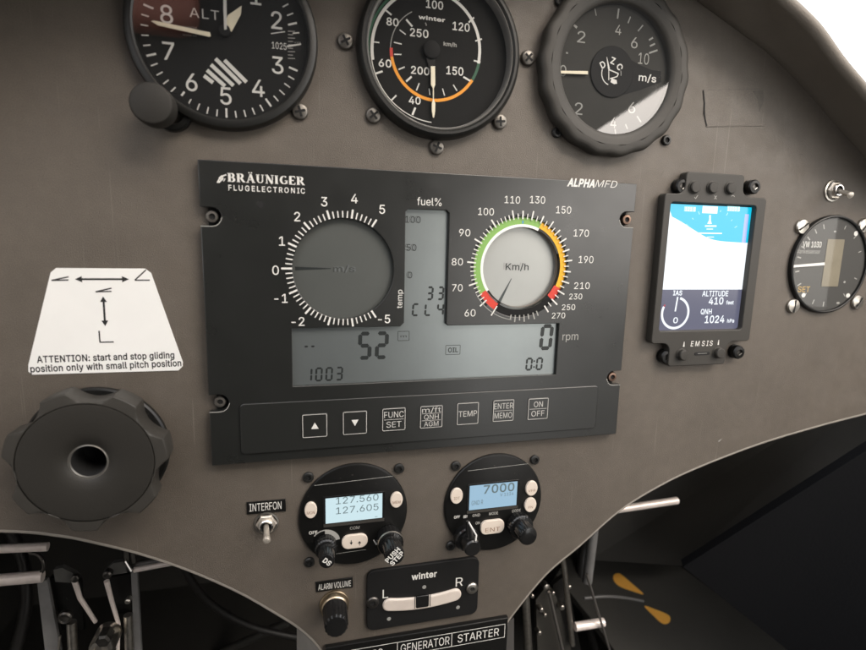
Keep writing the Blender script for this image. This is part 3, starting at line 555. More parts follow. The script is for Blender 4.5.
DSTEEL = mat('dark_steel', (0.10, 0.095, 0.088), 0.35, metal=0.9, bump=0.15, mott=0.3, mscale=300)
CHROME = mat('chrome', (0.80, 0.77, 0.74), 0.15, metal=1.0)
NICKEL = mat('nickel', (0.66, 0.60, 0.52), 0.34, metal=0.65, mott=0.12, mscale=300)
BRASS = mat('brass', (0.50, 0.41, 0.29), 0.32, metal=1.0, mott=0.15, mscale=200)
COPPER = mat('copper_screw', (0.22, 0.145, 0.11), 0.4, metal=0.8)
SLOT = mat('slot_dark', (0.006, 0.006, 0.006), 0.8)
PAPER = mat('placard_white', (0.85, 0.85, 0.83), 0.4, bump=0.05, mott=0.02, coat=0.3)
INK = mat('placard_ink', (0.012, 0.012, 0.012), 0.6)
BUTTON = mat('button_white', (0.72, 0.63, 0.54), 0.45)
BTXT = mat('button_print', (0.25, 0.13, 0.07), 0.6)
SCR_B = mat('screen_blue', (0.02, 0.02, 0.02), 0.25, emit=(0.42, 0.66, 0.86), estr=0.30)
SCR_W = mat('screen_pale', (0.02, 0.02, 0.02), 0.25, emit=(0.66, 0.86, 0.92), estr=0.36)
SCR_T = mat('screen_digits', (0.05, 0.06, 0.06), 0.4, emit=(0.16, 0.24, 0.26), estr=0.2)
EM_W = mat('display_white', (0.02, 0.02, 0.02), 0.2, emit=(0.90, 0.95, 1.0), estr=0.45)
EM_C = mat('display_cyan', (0.02, 0.02, 0.02), 0.2, emit=(0.0, 0.58, 0.84), estr=0.40)
EM_CL = mat('display_pale_cyan', (0.02, 0.02, 0.02), 0.2, emit=(0.45, 0.92, 0.95), estr=0.40)
EM_G = mat('display_grey', (0.02, 0.02, 0.02), 0.2, emit=(0.135, 0.14, 0.215), estr=0.34)
EM_B = mat('display_blue', (0.02, 0.02, 0.02), 0.2, emit=(0.03, 0.03, 0.30), estr=0.3)
EM_R = mat('display_red', (0.02, 0.02, 0.02), 0.2, emit=(0.5, 0.08, 0.12), estr=0.35)
GLASS = glass_mat('instrument_glass', 1.85, rough=0.008)
GLASS2 = glass_mat('thick_glass', 2.35, rough=0.006)
GLASS3 = glass_mat('thin_glass', 1.5, rough=0.02)
CLEAR = glass_mat('clear_tube', 1.35, rough=0.05)
TUBE_F = mat('level_fluid', (0.66, 0.585, 0.52), 0.22, coat=0.6, mott=0.06, mscale=90)
LCDBEIGE = mat('beige_window', (0.20, 0.175, 0.12), 0.5, mott=0.08, mscale=120)
GOLDP = mat('gold_print', (0.42, 0.27, 0.06), 0.5)
CARBON = mat('footwell_lining', (0.028, 0.027, 0.024), 0.75, bump=0.2, bscale=300, mott=0.2, mscale=12)
CONSOLEM = mat('console_cover', (0.034, 0.032, 0.027), 0.75, bump=0.2, bscale=400, mott=0.15, mscale=14)
OPENINGM = mat('opening_black', (0.006, 0.0063, 0.0075), 0.8, spec=0.2, bump=0.3, bscale=500)
PALE = mat('pale_gelcoat', (0.52, 0.49, 0.45), 0.5, mott=0.08)
PINKST = mat('polished_tube', (0.88, 0.79, 0.74), 0.32, metal=0.2, mott=0.1, mscale=120)
GREYST = mat('grey_strap', (0.17, 0.17, 0.17), 0.6, mott=0.2)
PETAL = mat('orange_decal', (0.85, 0.42, 0.06), 0.6, mott=0.08)
BOARDM = mat('board_black', (0.022, 0.021, 0.02), 0.9, bump=0.4, bscale=300)

# ------------------------------------------------------------------ the setting: panel, hood, footwell
low_px = [(0, 530), (60, 535), (100, 543), (140, 553), (190, 570), (240, 592), (280, 615), (300, 628), (318, 645)]
low_r = [(510, 618), (545, 575), (580, 545), (620, 510), (660, 485), (700, 466), (760, 443), (820, 425), (866, 413)]
L2 = [(-330, -92), (-270, -94)] + [P(*q) for q in low_px] + [(-60.5, -203)]
R2 = [(50.5, -200)] + [P(*q) for q in low_r] + [(372, -68), (420, -63)]
Ls = catmull(L2, 6); Rs = catmull(R2, 6)
JR = [(95, 196), (128, 186.5), (152.6, 176.4), (177.4, 166.1), (202.1, 155.6), (233.2, 137.5), (260.6, 118.9), (281.6, 105.5), (310, 84), (345, 52)]
JL = [(-2 * 2.0 - p[0], p[1]) for p in reversed(JR)]
JT = JL + [(-50, 203), (-2, 206), (46, 203)] + JR
Js = catmull(JT, 4)
outline_ = Ls + [(-57, -240), (47, -240)] + Rs + [(420, 20)] + list(reversed(Js)) + [(-420, 20), (-420, -90)]
b = MB(); b.plate(outline_, -3.0, 0.0, PAINT, bev=0.4)
pw = tag(b.build('instrument_panel'), 'grey brown painted instrument panel with arched cutouts along its lower edge', 'panel')
for pts in (Ls, Rs):
    b = MB(); b.tube([(p[0], p[1] - 0.6, -1.9) for p in pts], 1.7, TRIM, n=10)
    b.build('edge_trim', pw)
# tape residue on the panel, marks
b = MB()
tp = [P(703, 90), P(762, 88), P(764, 126), P(706, 127)]
b.plate(tp, 0.0, 0.28, PAINT, bev=0.12)
b.build('tape_patch', pw)
b = MB()
for (x, y), (x2, y2), w in (((703, 90), (704.3, 103), 0.7), ((704.3, 103), (703.8, 114), 0.9), ((703.8, 114), (706.5, 126), 0.6)):
    b.bar(P(x, y), P(x2, y2), w, 0.31, SLOT)
b.bar(P(704, 90), P(762, 89), 0.3, 0.31, SCUFF); b.bar(P(706, 126.5), P(748, 125), 0.25, 0.31, SCUFF)
b.sheet([P(752, 91), P(763, 90), P(763, 102), P(759, 112), P(757, 99)], 0.31, SCUFF)
b.build('tape_edge', pw)
for q in ((586, 503, 591, 501), (591, 501, 595, 504), (798, 154, 804, 154.5), (693, 96, 694, 101), (176, 488, 186, 486), (660, 177, 664, 170)):
    b = MB(); b.bar(P(q[0], q[1]), P(q[2], q[3]), 0.45, 0.06, SCUFF, 0.2); b.build('scratch', pw)
b = MB(); b.bar(P(718.5, 441.5), P(721.5, 439), 0.9, 0.06, WHITED, 0.3); b.build('scratch', pw)

# glareshield hood round the top of the panel
OR_ = [(100, 188), (128, 179)] + [P(x, y, 32) for x, y in ((760, -20), (781, 0), (813, 30), (838, 64), (866, 96), (886, 122), (912, 160))]
OL_ = [(-4 - p[0], p[1]) for p in reversed(OR_)]
OT = catmull(OL_ + [(-50, 196), (-2, 199), (46, 196)] + OR_, 4)
def resample(pts, n):
    L = [0]
    for a, c in zip(pts, pts[1:]): L.append(L[-1] + math.hypot(c[0] - a[0], c[1] - a[1]))
    out = []; j = 0
    for i in range(n):
        t = L[-1] * i / (n - 1)
        while j < len(L) - 2 and L[j + 1] < t: j += 1
        f = (t - L[j]) / max(L[j + 1] - L[j], 1e-9)
        out.append((pts[j][0] + (pts[j + 1][0] - pts[j][0]) * f, pts[j][1] + (pts[j + 1][1] - pts[j][1]) * f))
    return out
A = resample(Js, 90); B = resample(OT, 90)
rows = []
for i, (a, c) in enumerate(zip(A, B)):
    g = min(1.0, max(0.0, (120 - a[0]) / 150)); g = g * g * (3 - 2 * g); deep = 28 + 50 * g
    d = Vector((c[0], c[1])).normalized()
    prof = [(a[0], a[1], -2.5), (a[0] - d.x * 1.2, a[1] - d.y * 1.2, 1.5)]
    for t in (0.12, 0.3, 0.5, 0.7, 0.86, 0.95, 1.0):
        bulge = 1.5 * math.sin(math.pi * t)
        prof.append((a[0] + (c[0] - a[0]) * t - d.x * (1.2 * (1 - t) - bulge), a[1] + (c[1] - a[1]) * t - d.y * (1.2 * (1 - t) - bulge), 1.5 + deep * t))
    for ang in (20, 50, 80, 110, 140, 170):
        k = R_(ang)
        prof.append((c[0] + d.x * 3.6 * (1 - math.cos(k)), c[1] + d.y * 3.6 * (1 - math.cos(k)), 1.5 + deep + 3.6 * math.sin(k)))
    prof.append((c[0] + d.x * 9, c[1] + d.y * 9, 20)); prof.append((c[0] + d.x * 26, c[1] + d.y * 26, -40)); prof.append((c[0] + d.x * 60, c[1] + d.y * 60, -160))
    rows.append(prof)
b = MB(); b.loft(rows, HOODM)
tag(b.build('glareshield_hood', smooth=60), 'grey brown hood curving down over the top right of the panel against the white sky', 'hood')

# footwell shell behind and below the panel
b = MB()
def wallq(q, m): b.slab(q, 4, m)
wallq([(-420, -620, -430), (560, -620, -430), (560, 40, -430), (-420, 40, -430)], CARBON)
struct(b.build('footwell_bulkhead'))
b = MB(); b.add([(-420, -430, -430), (620, -430, -430), (620, -430, 900), (-420, -430, 900), (-420, -434, -430), (620, -434, -430), (620, -434, 900), (-420, -434, 900)],
                [(0, 1, 2, 3), (7, 6, 5, 4), (0, 3, 7, 4), (1, 5, 6, 2), (3, 2, 6, 7), (0, 4, 5, 1)], CARBON)
struct(b.build('cockpit_floor'))
for u, z1, w0, w1, m_ in ((-420, 40, -430, -4, CARBON), (470, 30, -430, -4, CARBON), (-420, 110, 0, 900, PALE), (470, 130, 0, 160, CARBON), (470, -20, 162, 900, PALE)):  # unseen pale walls bounce light; tall dark part shaped for a gauge reflection
    b = MB(); b.add([(u, -434, w0), (u, -434, w1), (u, z1, w1), (u, z1, w0), (u - 4, -434, w0), (u - 4, -434, w1), (u - 4, z1, w1), (u - 4, z1, w0)],
                    [(0, 1, 2, 3), (7, 6, 5, 4), (0, 4, 5, 1), (1, 5, 6, 2), (2, 6, 7, 3), (3, 7, 4, 0)], m_)
    struct(b.build('cockpit_side_wall'))
b = MB(); b.slab([(-420, 38, -430), (560, 38, -430), (560, 60, -4), (-420, 60, -4)], 3, CARBON)
struct(b.build('footwell_roof'))

# unseen dark board added behind the camera, shaped for the reflections in the glass
b = MB()
sb = [(-420, -430), (165, -430), (195, -150), (215, 50), (330, 150), (480, 254), (644, 364), (662, 400), (655, 480), (600, 492), (-420, 492)]
b.plate(catmull(sb, 4, closed=True), 640, 700, BOARDM, bev=14)
DARK_BOARD = tag(b.build('dark_reflection_board'), 'added dark board behind the camera, shaped for the reflections in the gauge glass', 'board')
b = MB(); b.plate(rrect(-460, 322, -205, 476, 30), 590, 644, mat('board_red', (0.26, 0.085, 0.055), 0.6, bump=0.2, bscale=300), bev=20, res=5)  # unseen reddish board added for the altimeter's red-brown reflection
b.build('red_reflection_board', DARK_BOARD)
# ------------------------------------------------------------------ placard
b = MB()
pc = [(44.5, 540 - 170), (28, 372), (28, 366), (50.5, 272), (55, 268), (146, 268.5), (151, 272), (182.5, 363), (182, 368), (178, 370.5), (31, 375)]
pc = [(28.3, 371.5), (28.2, 365), (50.5, 272.5), (56, 268), (145, 268.6), (151, 273), (182.8, 362), (182.5, 366.5), (178.5, 370.5), (32, 374.8)]
b.plate([P(*q, 0.3) for q in pc], 0.0, 0.35, PAPER, bev=0.1)
h = 0.38
def aline(x0, y0, x1, y1, w): b.bar(P(x0, y0, h), P(x1, y1, h), w, h, INK)
def ahead(x0, y0, x1, y1, w): b.bar(P(x0, y0, h), P(x1, y1, h), w, h + 0.02, INK, 0.05)
aline(79, 279.2, 125, 279.2, 0.9); ahead(82, 279.2, 75, 279.2, 2.9); ahead(122, 279.2, 129, 279.2, 2.9)
aline(103.4, 299, 105, 323, 0.9); ahead(103.5, 302, 103.1, 296.5, 2.9); ahead(104.8, 320.5, 105.3, 326, 2.9)
for q in ((51.5, 280.4, 68.5, 280.0), (51.5, 280.4, 68.5, 276.8), (134.8, 280.2, 149.8, 280.2), (134.8, 280.2, 146, 269.8), (95.5, 291.8, 111.5, 291.4), (95.5, 291.8, 111.5, 288.2),
          (99, 330.8, 100, 342.3), (99.7, 342.3, 113.8, 342)):
    aline(*q, 0.62)
b.text('ATTENTION: start and stop gliding', 37, 362.8, 174.5, 358.0, 6.3, h, INK, snap=False, bold=0.022)
b.text('position only with small pitch position', 30.5, 372.3, 181.5, 366.0, 6.3, h, INK, snap=False, bold=0.022)
tag(b.build('placard', origin=(*P(105, 322), 0)), 'white trapezoid placard with arrows and ATTENTION text stuck on the left of the panel', 'placard')

# ------------------------------------------------------------------ propeller pitch knob
KU, KV = -167.0, -61.2
t = thing('rotary_knob', 'large lobed dark grey rotary knob with a hole in its centre below the white placard', 'knob', (KU, KV, 0))
b = MB(); b.lathe(KU, KV, [(15, 0), (15, 5.5), (30.4, 5.5), (31.2, 6.3), (31.2, 8.6), (30.4, 9.4), (20, 9.4)], BLACK, n=96)
b.build('base_disc', t)
def lobes(a, r, h_):
    ang = (a - R_(84)) / (2 * math.pi / 7)
    d = abs(ang - round(ang)) * (2 * math.pi / 7)
    cut = 0.0
    w = 0.285
    if d < w: cut = 0.15 * (1 - (d / w) ** 2) ** 0.8
    wgt = min(1, max(0, (r - 28.3) / 4.0))
    return 1 - cut * wgt
b = MB()
b.lathe(KU, KV, [(26, 9.2), (32.8, 9.4), (33.3, 10.2), (33.3, 20.6), (33.0, 21.4), (32.6, 21.8), (30.0, 22.0)], mat('knob_satin', (0.042, 0.039, 0.034), 0.45, spec=0.35, bump=0.12, bscale=1200, mott=0.06), n=224, scal=lobes)
b.lathe(KU, KV, [(30.0, 22.0), (28.4, 22.1), (28.0, 22.1)], bpy.data.materials['knob_satin'], n=224, scal=lobes)
b.build('lobed_grip', t)
b = MB()
b.lathe(KU, KV, [(28.2, 21.4), (27.7, 21.4), (27.5, 22.0), (26.8, 22.1), (20, 22.2), (14, 21.9), (10.0, 21.0), (8.3, 19.8)], mat('knob_dish', (0.027, 0.025, 0.0215), 0.48, spec=0.35, bump=0.1, bscale=1200, mott=0.06), n=128)
b.lathe(KU, KV, [(8.3, 19.8), (7.9, 19.7), (7.6, 19.9), (7.2, 19.3)], mat('bore_edge', (0.22, 0.21, 0.19), 0.35, metal=0.7), n=64)
b.lathe(KU, KV, [(7.2, 19.3), (7.0, 4.5), (0.01, 4.4)], SLOT, n=64)
b.build('dished_face', t)

# ------------------------------------------------------------------ altimeter
AU, AV = -103.8, 131.0
t = thing('altimeter', 'black round altimeter gauge marked ALT at the top left of the panel', 'gauge', (AU, AV, 0))
b = MB(); b.lathe(AU, AV, [(41.2, 0), (41.2, 4.5), (40.4, 6.2), (38.8, 7.0), (37.6, 7.0), (36.9, 6.4), (36.6, 4.0), (36.4, 2.8)], BEZEL, n=128)
b.build('bezel', t)
b = MB(); b.disc(AU, AV, 36.6, 3.0, DIAL, 96); h = 3.06; DU, DV = -104.4, 129.4
for i in range(50):
    a = 90 - i * 7.2
    if i in (13, 14): continue
    b.tick(DU, DV, a, 29.9 if i % 5 == 0 else 31.0, 34.0, 0.85 if i % 5 == 0 else 0.55, h, WHITE)
for i in range(10):
    a = 90 - i * 36; r = 24.5
    b.textc(str(i), DU + r * math.cos(R_(a)), DV + r * math.sin(R_(a)) + {2: 3.0, 3: -1.3}.get(i, 0), 7.4, h, WHITE, bold=0.004)
b.text('ALT', 190, 18.8, 219, 18.2, 9.5, h, WHITE, bold=-0.004, space=1.1)
b.text('FLUGHÖHE', 183, 28, 197, 28, 1.6, h, WHITED); b.text('100 FEET', 183, 32, 197, 32, 1.6, h, WHITED); b.text('MADE BY', 183, 36, 197, 36, 1.4, h, WHITED)
b.build('dial', t)
b = MB()
wq = [P(271, 40, h), P(301, 41, h), P(301, 51, h), P(271, 51, h)]
b.sheet(list(reversed(wq)), h, BLACKM)
b.text('1025', 272, 49, 286.5, 49, 6.6, h + 0.05, WHITE)
for i in range(9):
    y = 31 + i * 3.4
    b.bar(P(288, y, h), P(293 if i % 2 else 295, y + 0.3, h), 0.35, h + 0.05, WHITED)
b.bar(P(287, 46.3, h), P(301, 44, h), 0.7, h + 0.08, WHITE)
b.bar(P(271, 33.5, h), P(285, 31.5, h), 0.4, h + 0.05, WHITE)
b.build('pressure_window', t)
b = MB()
c = P(227, 68.5, h)
for k, (x0, y0, x1, y1) in enumerate(((204, 75.5, 213, 82.5), (207, 70, 225, 86), (211, 64.5, 233.5, 85.5), (215.5, 58.5, 240.5, 83.5), (224.5, 60, 246.5, 82))):
    b.bar(P(x0, y0, h + 0.2), P(x1, y1, h + 0.2), 1.7, h + 0.2, WHITE)
b.build('striped_flag', t)
def needle(name, pts, hh, m, par, th=0.5):
    q = MB(); q.plate([P(x, y, hh) for x, y in pts], hh - th, hh, m, bev=0.08); return q.build(name, par)
needle('long_needle', [(151, 20.8), (154, 20.2), (210, 32.2), (210.5, 36), (209, 36.6), (158, 25.2)], 4.9, CREAM, t)
needle('short_needle', [(226.5, 28), (223.8, 25), (227.8, 15), (241.5, 5.5), (240.8, 14), (231.5, 31.5)], 4.3, CREAM, t)
needle('thin_needle', [(223.3, -8), (226.3, -8), (226.8, 29), (224.2, 29.5), (223.2, 8)], 5.5, WHITE, t)
b = MB(); b.lathe(AU, AV + 1.5, [(2.6, 3.1), (2.6, 5.0), (2.2, 5.3), (0.01, 5.3)], BLACKM, n=32); b.build('needle_hub', t)
b = MB(); b.disc(AU, AV, 36.9, 6.2, GLASS2, 96); b.build('glass', t)
ku, kv = P(172, 112, 2)
b = MB(); b.lathe(ku, kv, [(8.5, 0), (8.5, 3.5), (7.8, 4.2), (5.6, 4.2)], BLACK, n=48)
b.build('knob_collar', t)
fu, fv = P(150.5, 102.5, 20)
b = MB(); b.lathe(fu, fv, [(4.5, 2), (4.5, 9.0), (8.0, 9.4), (8.6, 10.2), (8.6, 18.6), (8.1, 19.7), (7.4, 20.0), (0.01, 20.0)], mat('alt_knob', (0.026, 0.024, 0.021), 0.55, spec=0.3, bump=0.15, bscale=1500), n=64, scal=lambda a, r, h_: 1 + (0.012 * math.cos(28 * a) if 10 < h_ < 18.7 else 0))
b.build('setting_knob', t)

# ------------------------------------------------------------------ airspeed indicator
SU, SV = -2.4, 134.4
t = thing('airspeed_indicator', 'black round airspeed gauge with a yellow inner arc and white needle pointing down', 'gauge', (SU, SV, 0))
b = MB(); b.lathe(SU, SV, [(41.9, 0), (41.9, 4.2), (41.2, 6.0), (39.8, 7.2), (38.6, 7.2), (37.6, 6.0)], BEZEL, n=128)
b.build('bezel', t)
b = MB(); b.lathe(SU, SV, [(37.6, 6.0), (37.1, 6.3), (36.5, 5.4), (36.0, 1.0)], mat('bezel_lip', (0.16, 0.155, 0.145), 0.28), n=128)  # ring colour lightened to stand for its highlight
b.build('retaining_ring', t)
b = MB(); b.disc(SU, SV, 37.0, 1.0, DIAL, 96); h = 1.06
DC = (P(433, 50, h)); U0, V0 = DC
def ang(x, y): 
    q = P(x, y, h); return math.degrees(math.atan2(q[1] - V0, q[0] - U0)), math.hypot(q[0] - U0, q[1] - V0)
SPI = [(0, 34.6), (45, 33.0), (90, 31.2), (180, 27.8), (270, 25.2), (360, 24.2), (450, 21.6), (506, 19.9)]
def sr(tt):
    for (t0, r0), (t1, r1) in zip(SPI, SPI[1:]):
        if tt <= t1: return r0 + (r1 - r0) * (tt - t0) / (t1 - t0)
    return SPI[-1][1]
def spiral(t0, t1, din, dout, hh, m_):
    n = max(4, int((t1 - t0) / 3)); vs_ = []
    for i in range(n + 1):
        tt = t0 + (t1 - t0) * i / n; a = R_(-90 - tt)
        for rr in (sr(tt) - din, sr(tt) + dout): vs_.append((U0 + rr * math.cos(a), V0 + rr * math.sin(a), hh))
    b.add(vs_, [(2 * i, 2 * i + 1, 2 * i + 3, 2 * i + 2) for i in range(n)], m_)
spiral(0, 76, 0.2, 0.2, h, WHITE); spiral(76, 279, 1.3, 0.2, h + .01, WHITE); spiral(279, 300, 1.1, 0.3, h + .01, DGREEN)
spiral(300, 436, 1.2, 0.3, h + .01, ORANGE); spiral(436, 447, 1.2, 0.3, h + .01, RED); spiral(447, 506, 0.25, 0.15, h, WHITED)
spiral(78, 150, -0.7, 1.8, h, DGREEN)
for xa, ya, xb, yb, w in ((180, 289, 207, 280, .9), (242, 394, 261, 375, .7), (324, 452, 336, 423, 1.0), (170, 164, 194, 167, .6), (220, 40, 242, 58, .8), (546, 88, 567, 68, .8), (572, 161, 598, 153, .7), (566, 238, 592, 244, .7), (525, 302, 552, 318, .9),
                          (485, 333, 500, 357, .55), (443, 348, 451, 376, .5), (390, 348, 393, 374, .35), (340, 356, 351, 327, .6), (300, 320, 321, 301, .9), (270, 273, 294, 263, .6), (253, 213, 281, 214, .5), (252, 166, 282, 173, .5), (274, 117, 298, 135, .5), (300, 76, 324, 104, .9), (290, -10, 305, -22, .8), (505, 0, 515, -14, .8)):
    b.bar(P(330 + xa / 3.936, ya / 3.936, h), P(330 + xb / 3.936, yb / 3.936, h), w, h + .02, WHITE)
for s, x0, y0, x1, y1, c in (('100', 426, 8.5, 443, 8.5, 8), ('80', 386.5, 25.5, 398.5, 25.5, 7.5), ('60', 378.7, 66.8, 391.3, 66.8, 7.5), ('40', 408.8, 104, 420.5, 103.8, 7.3),
                              ('120', 452.5, 30.6, 469.5, 30.6, 8), ('250', 410, 36.8, 428.3, 36.8, 7.8), ('200', 411, 74.2, 429.3, 74.2, 7.5), ('150', 446.3, 74.7, 463.2, 74.7, 8)):
    b.text(s, x0, y0, x1, y1, c, h, WHITE, bold=0.012)
b.text('winter', 418.5, 20.2, 445, 20.2, 3.6, h, WHITE, bold=0.03)
b.text('km/h', 443.5, 46, 456.5, 46, 3.6, h, WHITED, bold=0.03)
b.bar(P(425.5, 22.5, h), P(426.5, 25.5, h), 0.5, h, WHITED)
b.build('dial', t)
needle('needle', [(430.9, 66), (435.1, 66), (435.3, 84.5), (433.9, 88), (433.9, 99.5), (435.3, 103), (435.2, 111), (434.2, 117.5), (433.0, 117.5), (431.9, 111), (431.9, 103), (433.0, 99.5), (433.0, 88), (431.0, 84.5)], 2.6, CREAM, t)
b = MB(); q = P(432, 49, 3); b.lathe(q[0], q[1], [(4.2, 1.1), (4.2, 2.9), (3.8, 3.1), (0.01, 3.1)], BLACKM, n=40)
b.bar(P(430, 52, 2.2), P(432.6, 70, 2.2), 5, 2.2, BLACK, 3); b.build('needle_hub', t)
b = MB(); b.disc(SU, SV, 37.4, 5.2, GLASS, 96); b.build('glass', t)

# ------------------------------------------------------------------ variometer with scalloped ring
VU, VV = 95.9, 135.0
t = thing('variometer', 'round variometer marked m/s, glass haze painted grey on its face, inside a wide scalloped grey ring', 'gauge', (VU, VV, 0))
def scal(a, r, h_): return 1 + (0.010 * math.cos(18 * a + 0.6) if r > 38 else 0.0)
b = MB(); b.lathe(VU, VV, [(44.4, 0), (44.9, 1.5), (45.2, 3), (45.2, 5.4), (44.8, 6.6), (43.6, 7.6), (42.0, 8.0), (39.5, 7.9)], BEZELG, n=216, scal=scal)
b.lathe(VU, VV, [(39.5, 7.9), (36.2, 7.4), (34.4, 6.8), (33.5, 5.8), (33.2, 4.6), (33.1, 3.2)], BEZELG, n=216)
b.build('scalloped_ring', t)
b = MB(); b.disc(VU, VV, 33.2, 3.4, DIAL_HAZE, 96); h = 3.48
HC = P(611.8, 72.0, h)
for s, x0, y0, x1, y1, c in (('2', 577, 42.8, 585, 42.3, 11.5), ('2', 574.3, 114.5, 582.3, 114.5, 12), ('4', 615, 34.6, 621, 34.6, 10), ('6', 630.8, 48, 637.3, 48, 11), ('10', 638, 64, 648.5, 64, 11),
                              ('0', 559.5, 76, 566, 76, 11), ('6', 628, 113, 635, 113, 11), ('4', 610, 128, 616, 128, 11)):
    b.text(s, x0, y0, x1, y1, c, h, WHITED if s not in ('2', '0') else GREYP)
for (x0, y0, x1, y1, w) in ((594.8, 8, 596.3, 15.5, 0.45), (617.5, 18.5, 618.8, 8.5, 0.9), (628, 23, 630.5, 16.5, 0.7), (638, 31, 643, 25, 0.7), (649, 40, 653, 37.5, 0.9), (650, 46, 655, 43.5, 0.9),
                            (649, 53, 657.5, 50, 0.9), (573, 24, 577, 27.5, 1.2), (566, 52.5, 568, 53, 0.8), (615, 129, 616, 136, 0.8), (625.5, 124, 627.5, 129, 0.8), (637, 116, 641, 122, 0.9)):
    b.bar(P(x0, y0, h), P(x1, y1, h), w, h, GREYP)
b.sheet(list(reversed([P(x, y, h) for x, y in ((628, 58), (640, 65), (652, 70), (661, 71), (661, 82), (640, 90), (622, 95))])), h + 0.03, BLACKM)
b.text('m/s', 638.5, 80.8, 656, 82, 7.0, h + 0.06, WHITE, bold=0.012)
b.build('dial', t)
needle('needle', [(560, 70.5), (588, 70.8), (588, 74.2), (560, 73.2)], 4.9, CREAM, t)
b = MB(); b.lathe(HC[0], HC[1], [(13.2, 3.5), (13.2, 3.9), (12.9, 4.1), (0.01, 4.1)], BLACKM, n=72); h = 4.16
for ch, x, y, r in (('D', 602.8, 64.5, 35), ('Z', 613, 60.6, -15), ('C', 619.8, 66.8, -60)):
    q = P(x, y, h); b.textc(ch, q[0], q[1], 3.3, h, WHITE, rot=r, bold=0.02)
q = P(611.5, 73.5, h)
b.arc(q[0], q[1], 5.7, 6.2, 165, 255, h, WHITE); b.arc(q[0], q[1], 5.7, 6.1, -5, 20, h, WHITED)  # lower left white arc is a painted glint
b.bar(P(606.8, 57, h), P(609, 69, h), 0.3, h, WHITE, 1.2); b.bar(P(608.8, 68, h), P(608.8, 80, h), 0.45, h, WHITE)
b.bar(P(609, 69.5, h), P(618.5, 73.5, h), 0.6, h, WHITE); b.bar(P(618.5, 73.5, h), P(617, 76.5, h), 0.6, h, WHITE); b.bar(P(617, 76.5, h), P(610, 78.5, h), 0.5, h, WHITE)
b.sheet(list(reversed([P(x, y, h) for x, y in ((611.5, 78), (616.5, 80), (617, 83.5), (614, 84), (610.5, 82))])), h + 0.02, WHITE)
b.build('hub_disc', t)
b = MB(); b.disc(VU, VV, 33.4, 5.6, GLASS2, 96); b.build('glass', t)

# ------------------------------------------------------------------ multi function display
H = 5.0
t = thing('flight_display', 'large black rectangular flight computer with two round dials and grey LCD in the panel centre', 'display', (-0.9, 0.6, 0))
c4 = [P(197.5, 159, H), P(637, 184, H), P(616, 434, H), P(212, 466, H)]
x0, x1 = (c4[0][0] + c4[3][0]) / 2, (c4[1][0] + c4[2][0]) / 2
y1, y0 = (c4[0][1] + c4[1][1]) / 2, (c4[2][1] + c4[3][1]) / 2
def notch(sx, cv, sgn):
    """U shaped screw notch in a side edge"""
    r = 4.3; cuu = sx + sgn * 5.0
    pts = [(sx, cv - r)]
    for i in range(9):
        a = R_(-90 + 22.5 * i)
        pts.append((cuu + sgn * r * math.cos(a), cv + r * math.sin(a)))
    pts.append((sx, cv + r)); return pts
scr = [P(212, 216.5, 3), P(220, 402, 3), P(627, 219.5, 3), P(612.5, 377, 3)]
out = [(x0, y0), (x1, y0)] + notch(x1, scr[3][1], -1) + notch(x1, scr[2][1], -1) + [(x1, y1), (x0, y1)] + list(reversed(notch(x0, scr[0][1], 1))) + list(reversed(notch(x0, scr[1][1], 1)))
vc = P(344.5, 269.5, H); vr = 25.4
kc = P(521.3, 267.8, H); kr = 27.6
lx0, lx1 = P(292.5, 360, H)[0], P(557.5, 350, H)[0]
ly0 = (P(296, 388.5, H)[1] + P(556, 373, H)[1]) / 2; ly1 = (P(293, 332, H)[1] + P(556, 320.5, H)[1]) / 2
qx0, qx1, qy1 = P(405, 260, H)[0], P(448, 260, H)[0], P(425, 209.5, H)[1]
win = [(lx0, ly0), (lx1, ly0), (lx1, ly1)]
win += [(qx1 + 1.0, ly1), (qx1, ly1 + 1.0), (qx1, qy1 - 1.4), (qx1 - 1.4, qy1), (qx0 + 1.4, qy1), (qx0, qy1 - 1.4), (qx0, ly1 + 2), (qx0 - 2, ly1), (lx0, ly1)]
b = MB(); b.plate(out, 0.9, H, FACE, bev=0.35, holes=[circ(vc[0], vc[1], vr, 96), circ(kc[0], kc[1], kr, 96), win])
h = H + 0.04
# light caught on the edge, painted as a thin paler outline
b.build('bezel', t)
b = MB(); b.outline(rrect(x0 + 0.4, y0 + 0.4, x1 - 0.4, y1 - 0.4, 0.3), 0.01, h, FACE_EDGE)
for s_, pnt, sg in (((x0), scr[0], 1), ((x0), scr[1], 1), ((x1), scr[2], -1), ((x1), scr[3], -1)):
    n_ = notch(s_, pnt[1], sg)
    for a_, c_ in zip(n_[: 5], n_[1: 6]):
        d_ = 0.3
        b.bar((a_[0], a_[1] - d_), (c_[0] + (sg * d_ if c_ is n_[5] else 0), c_[1] - d_), 0.35, h, WHITED)
# words
b.text('FLUGELECTRONIC', 228.5, 190.6, 305, 193.0, 5.2, h, WHITE, bold=0.012, space=1.3)
b.text('ALPHA', 567, 186, 594.5, 187, 7.4, h, WHITE, bold=0.035, shear=0.25)
b.text('MFD', 595, 187, 617, 187.6, 7.0, h, WHITE, bold=-0.006, shear=0.25)
b.text('fuel%', 417, 205.3, 441.5, 205.6, 7.6, h, WHITE)
b.text('rpm', 562.3, 340.5, 578, 339.5, 7.5, h, WHITED)
q = P(399.5, 299, H); b.textc('temp', q[0], q[1], 2.9, h, WHITE, rot=90, width=9.8)
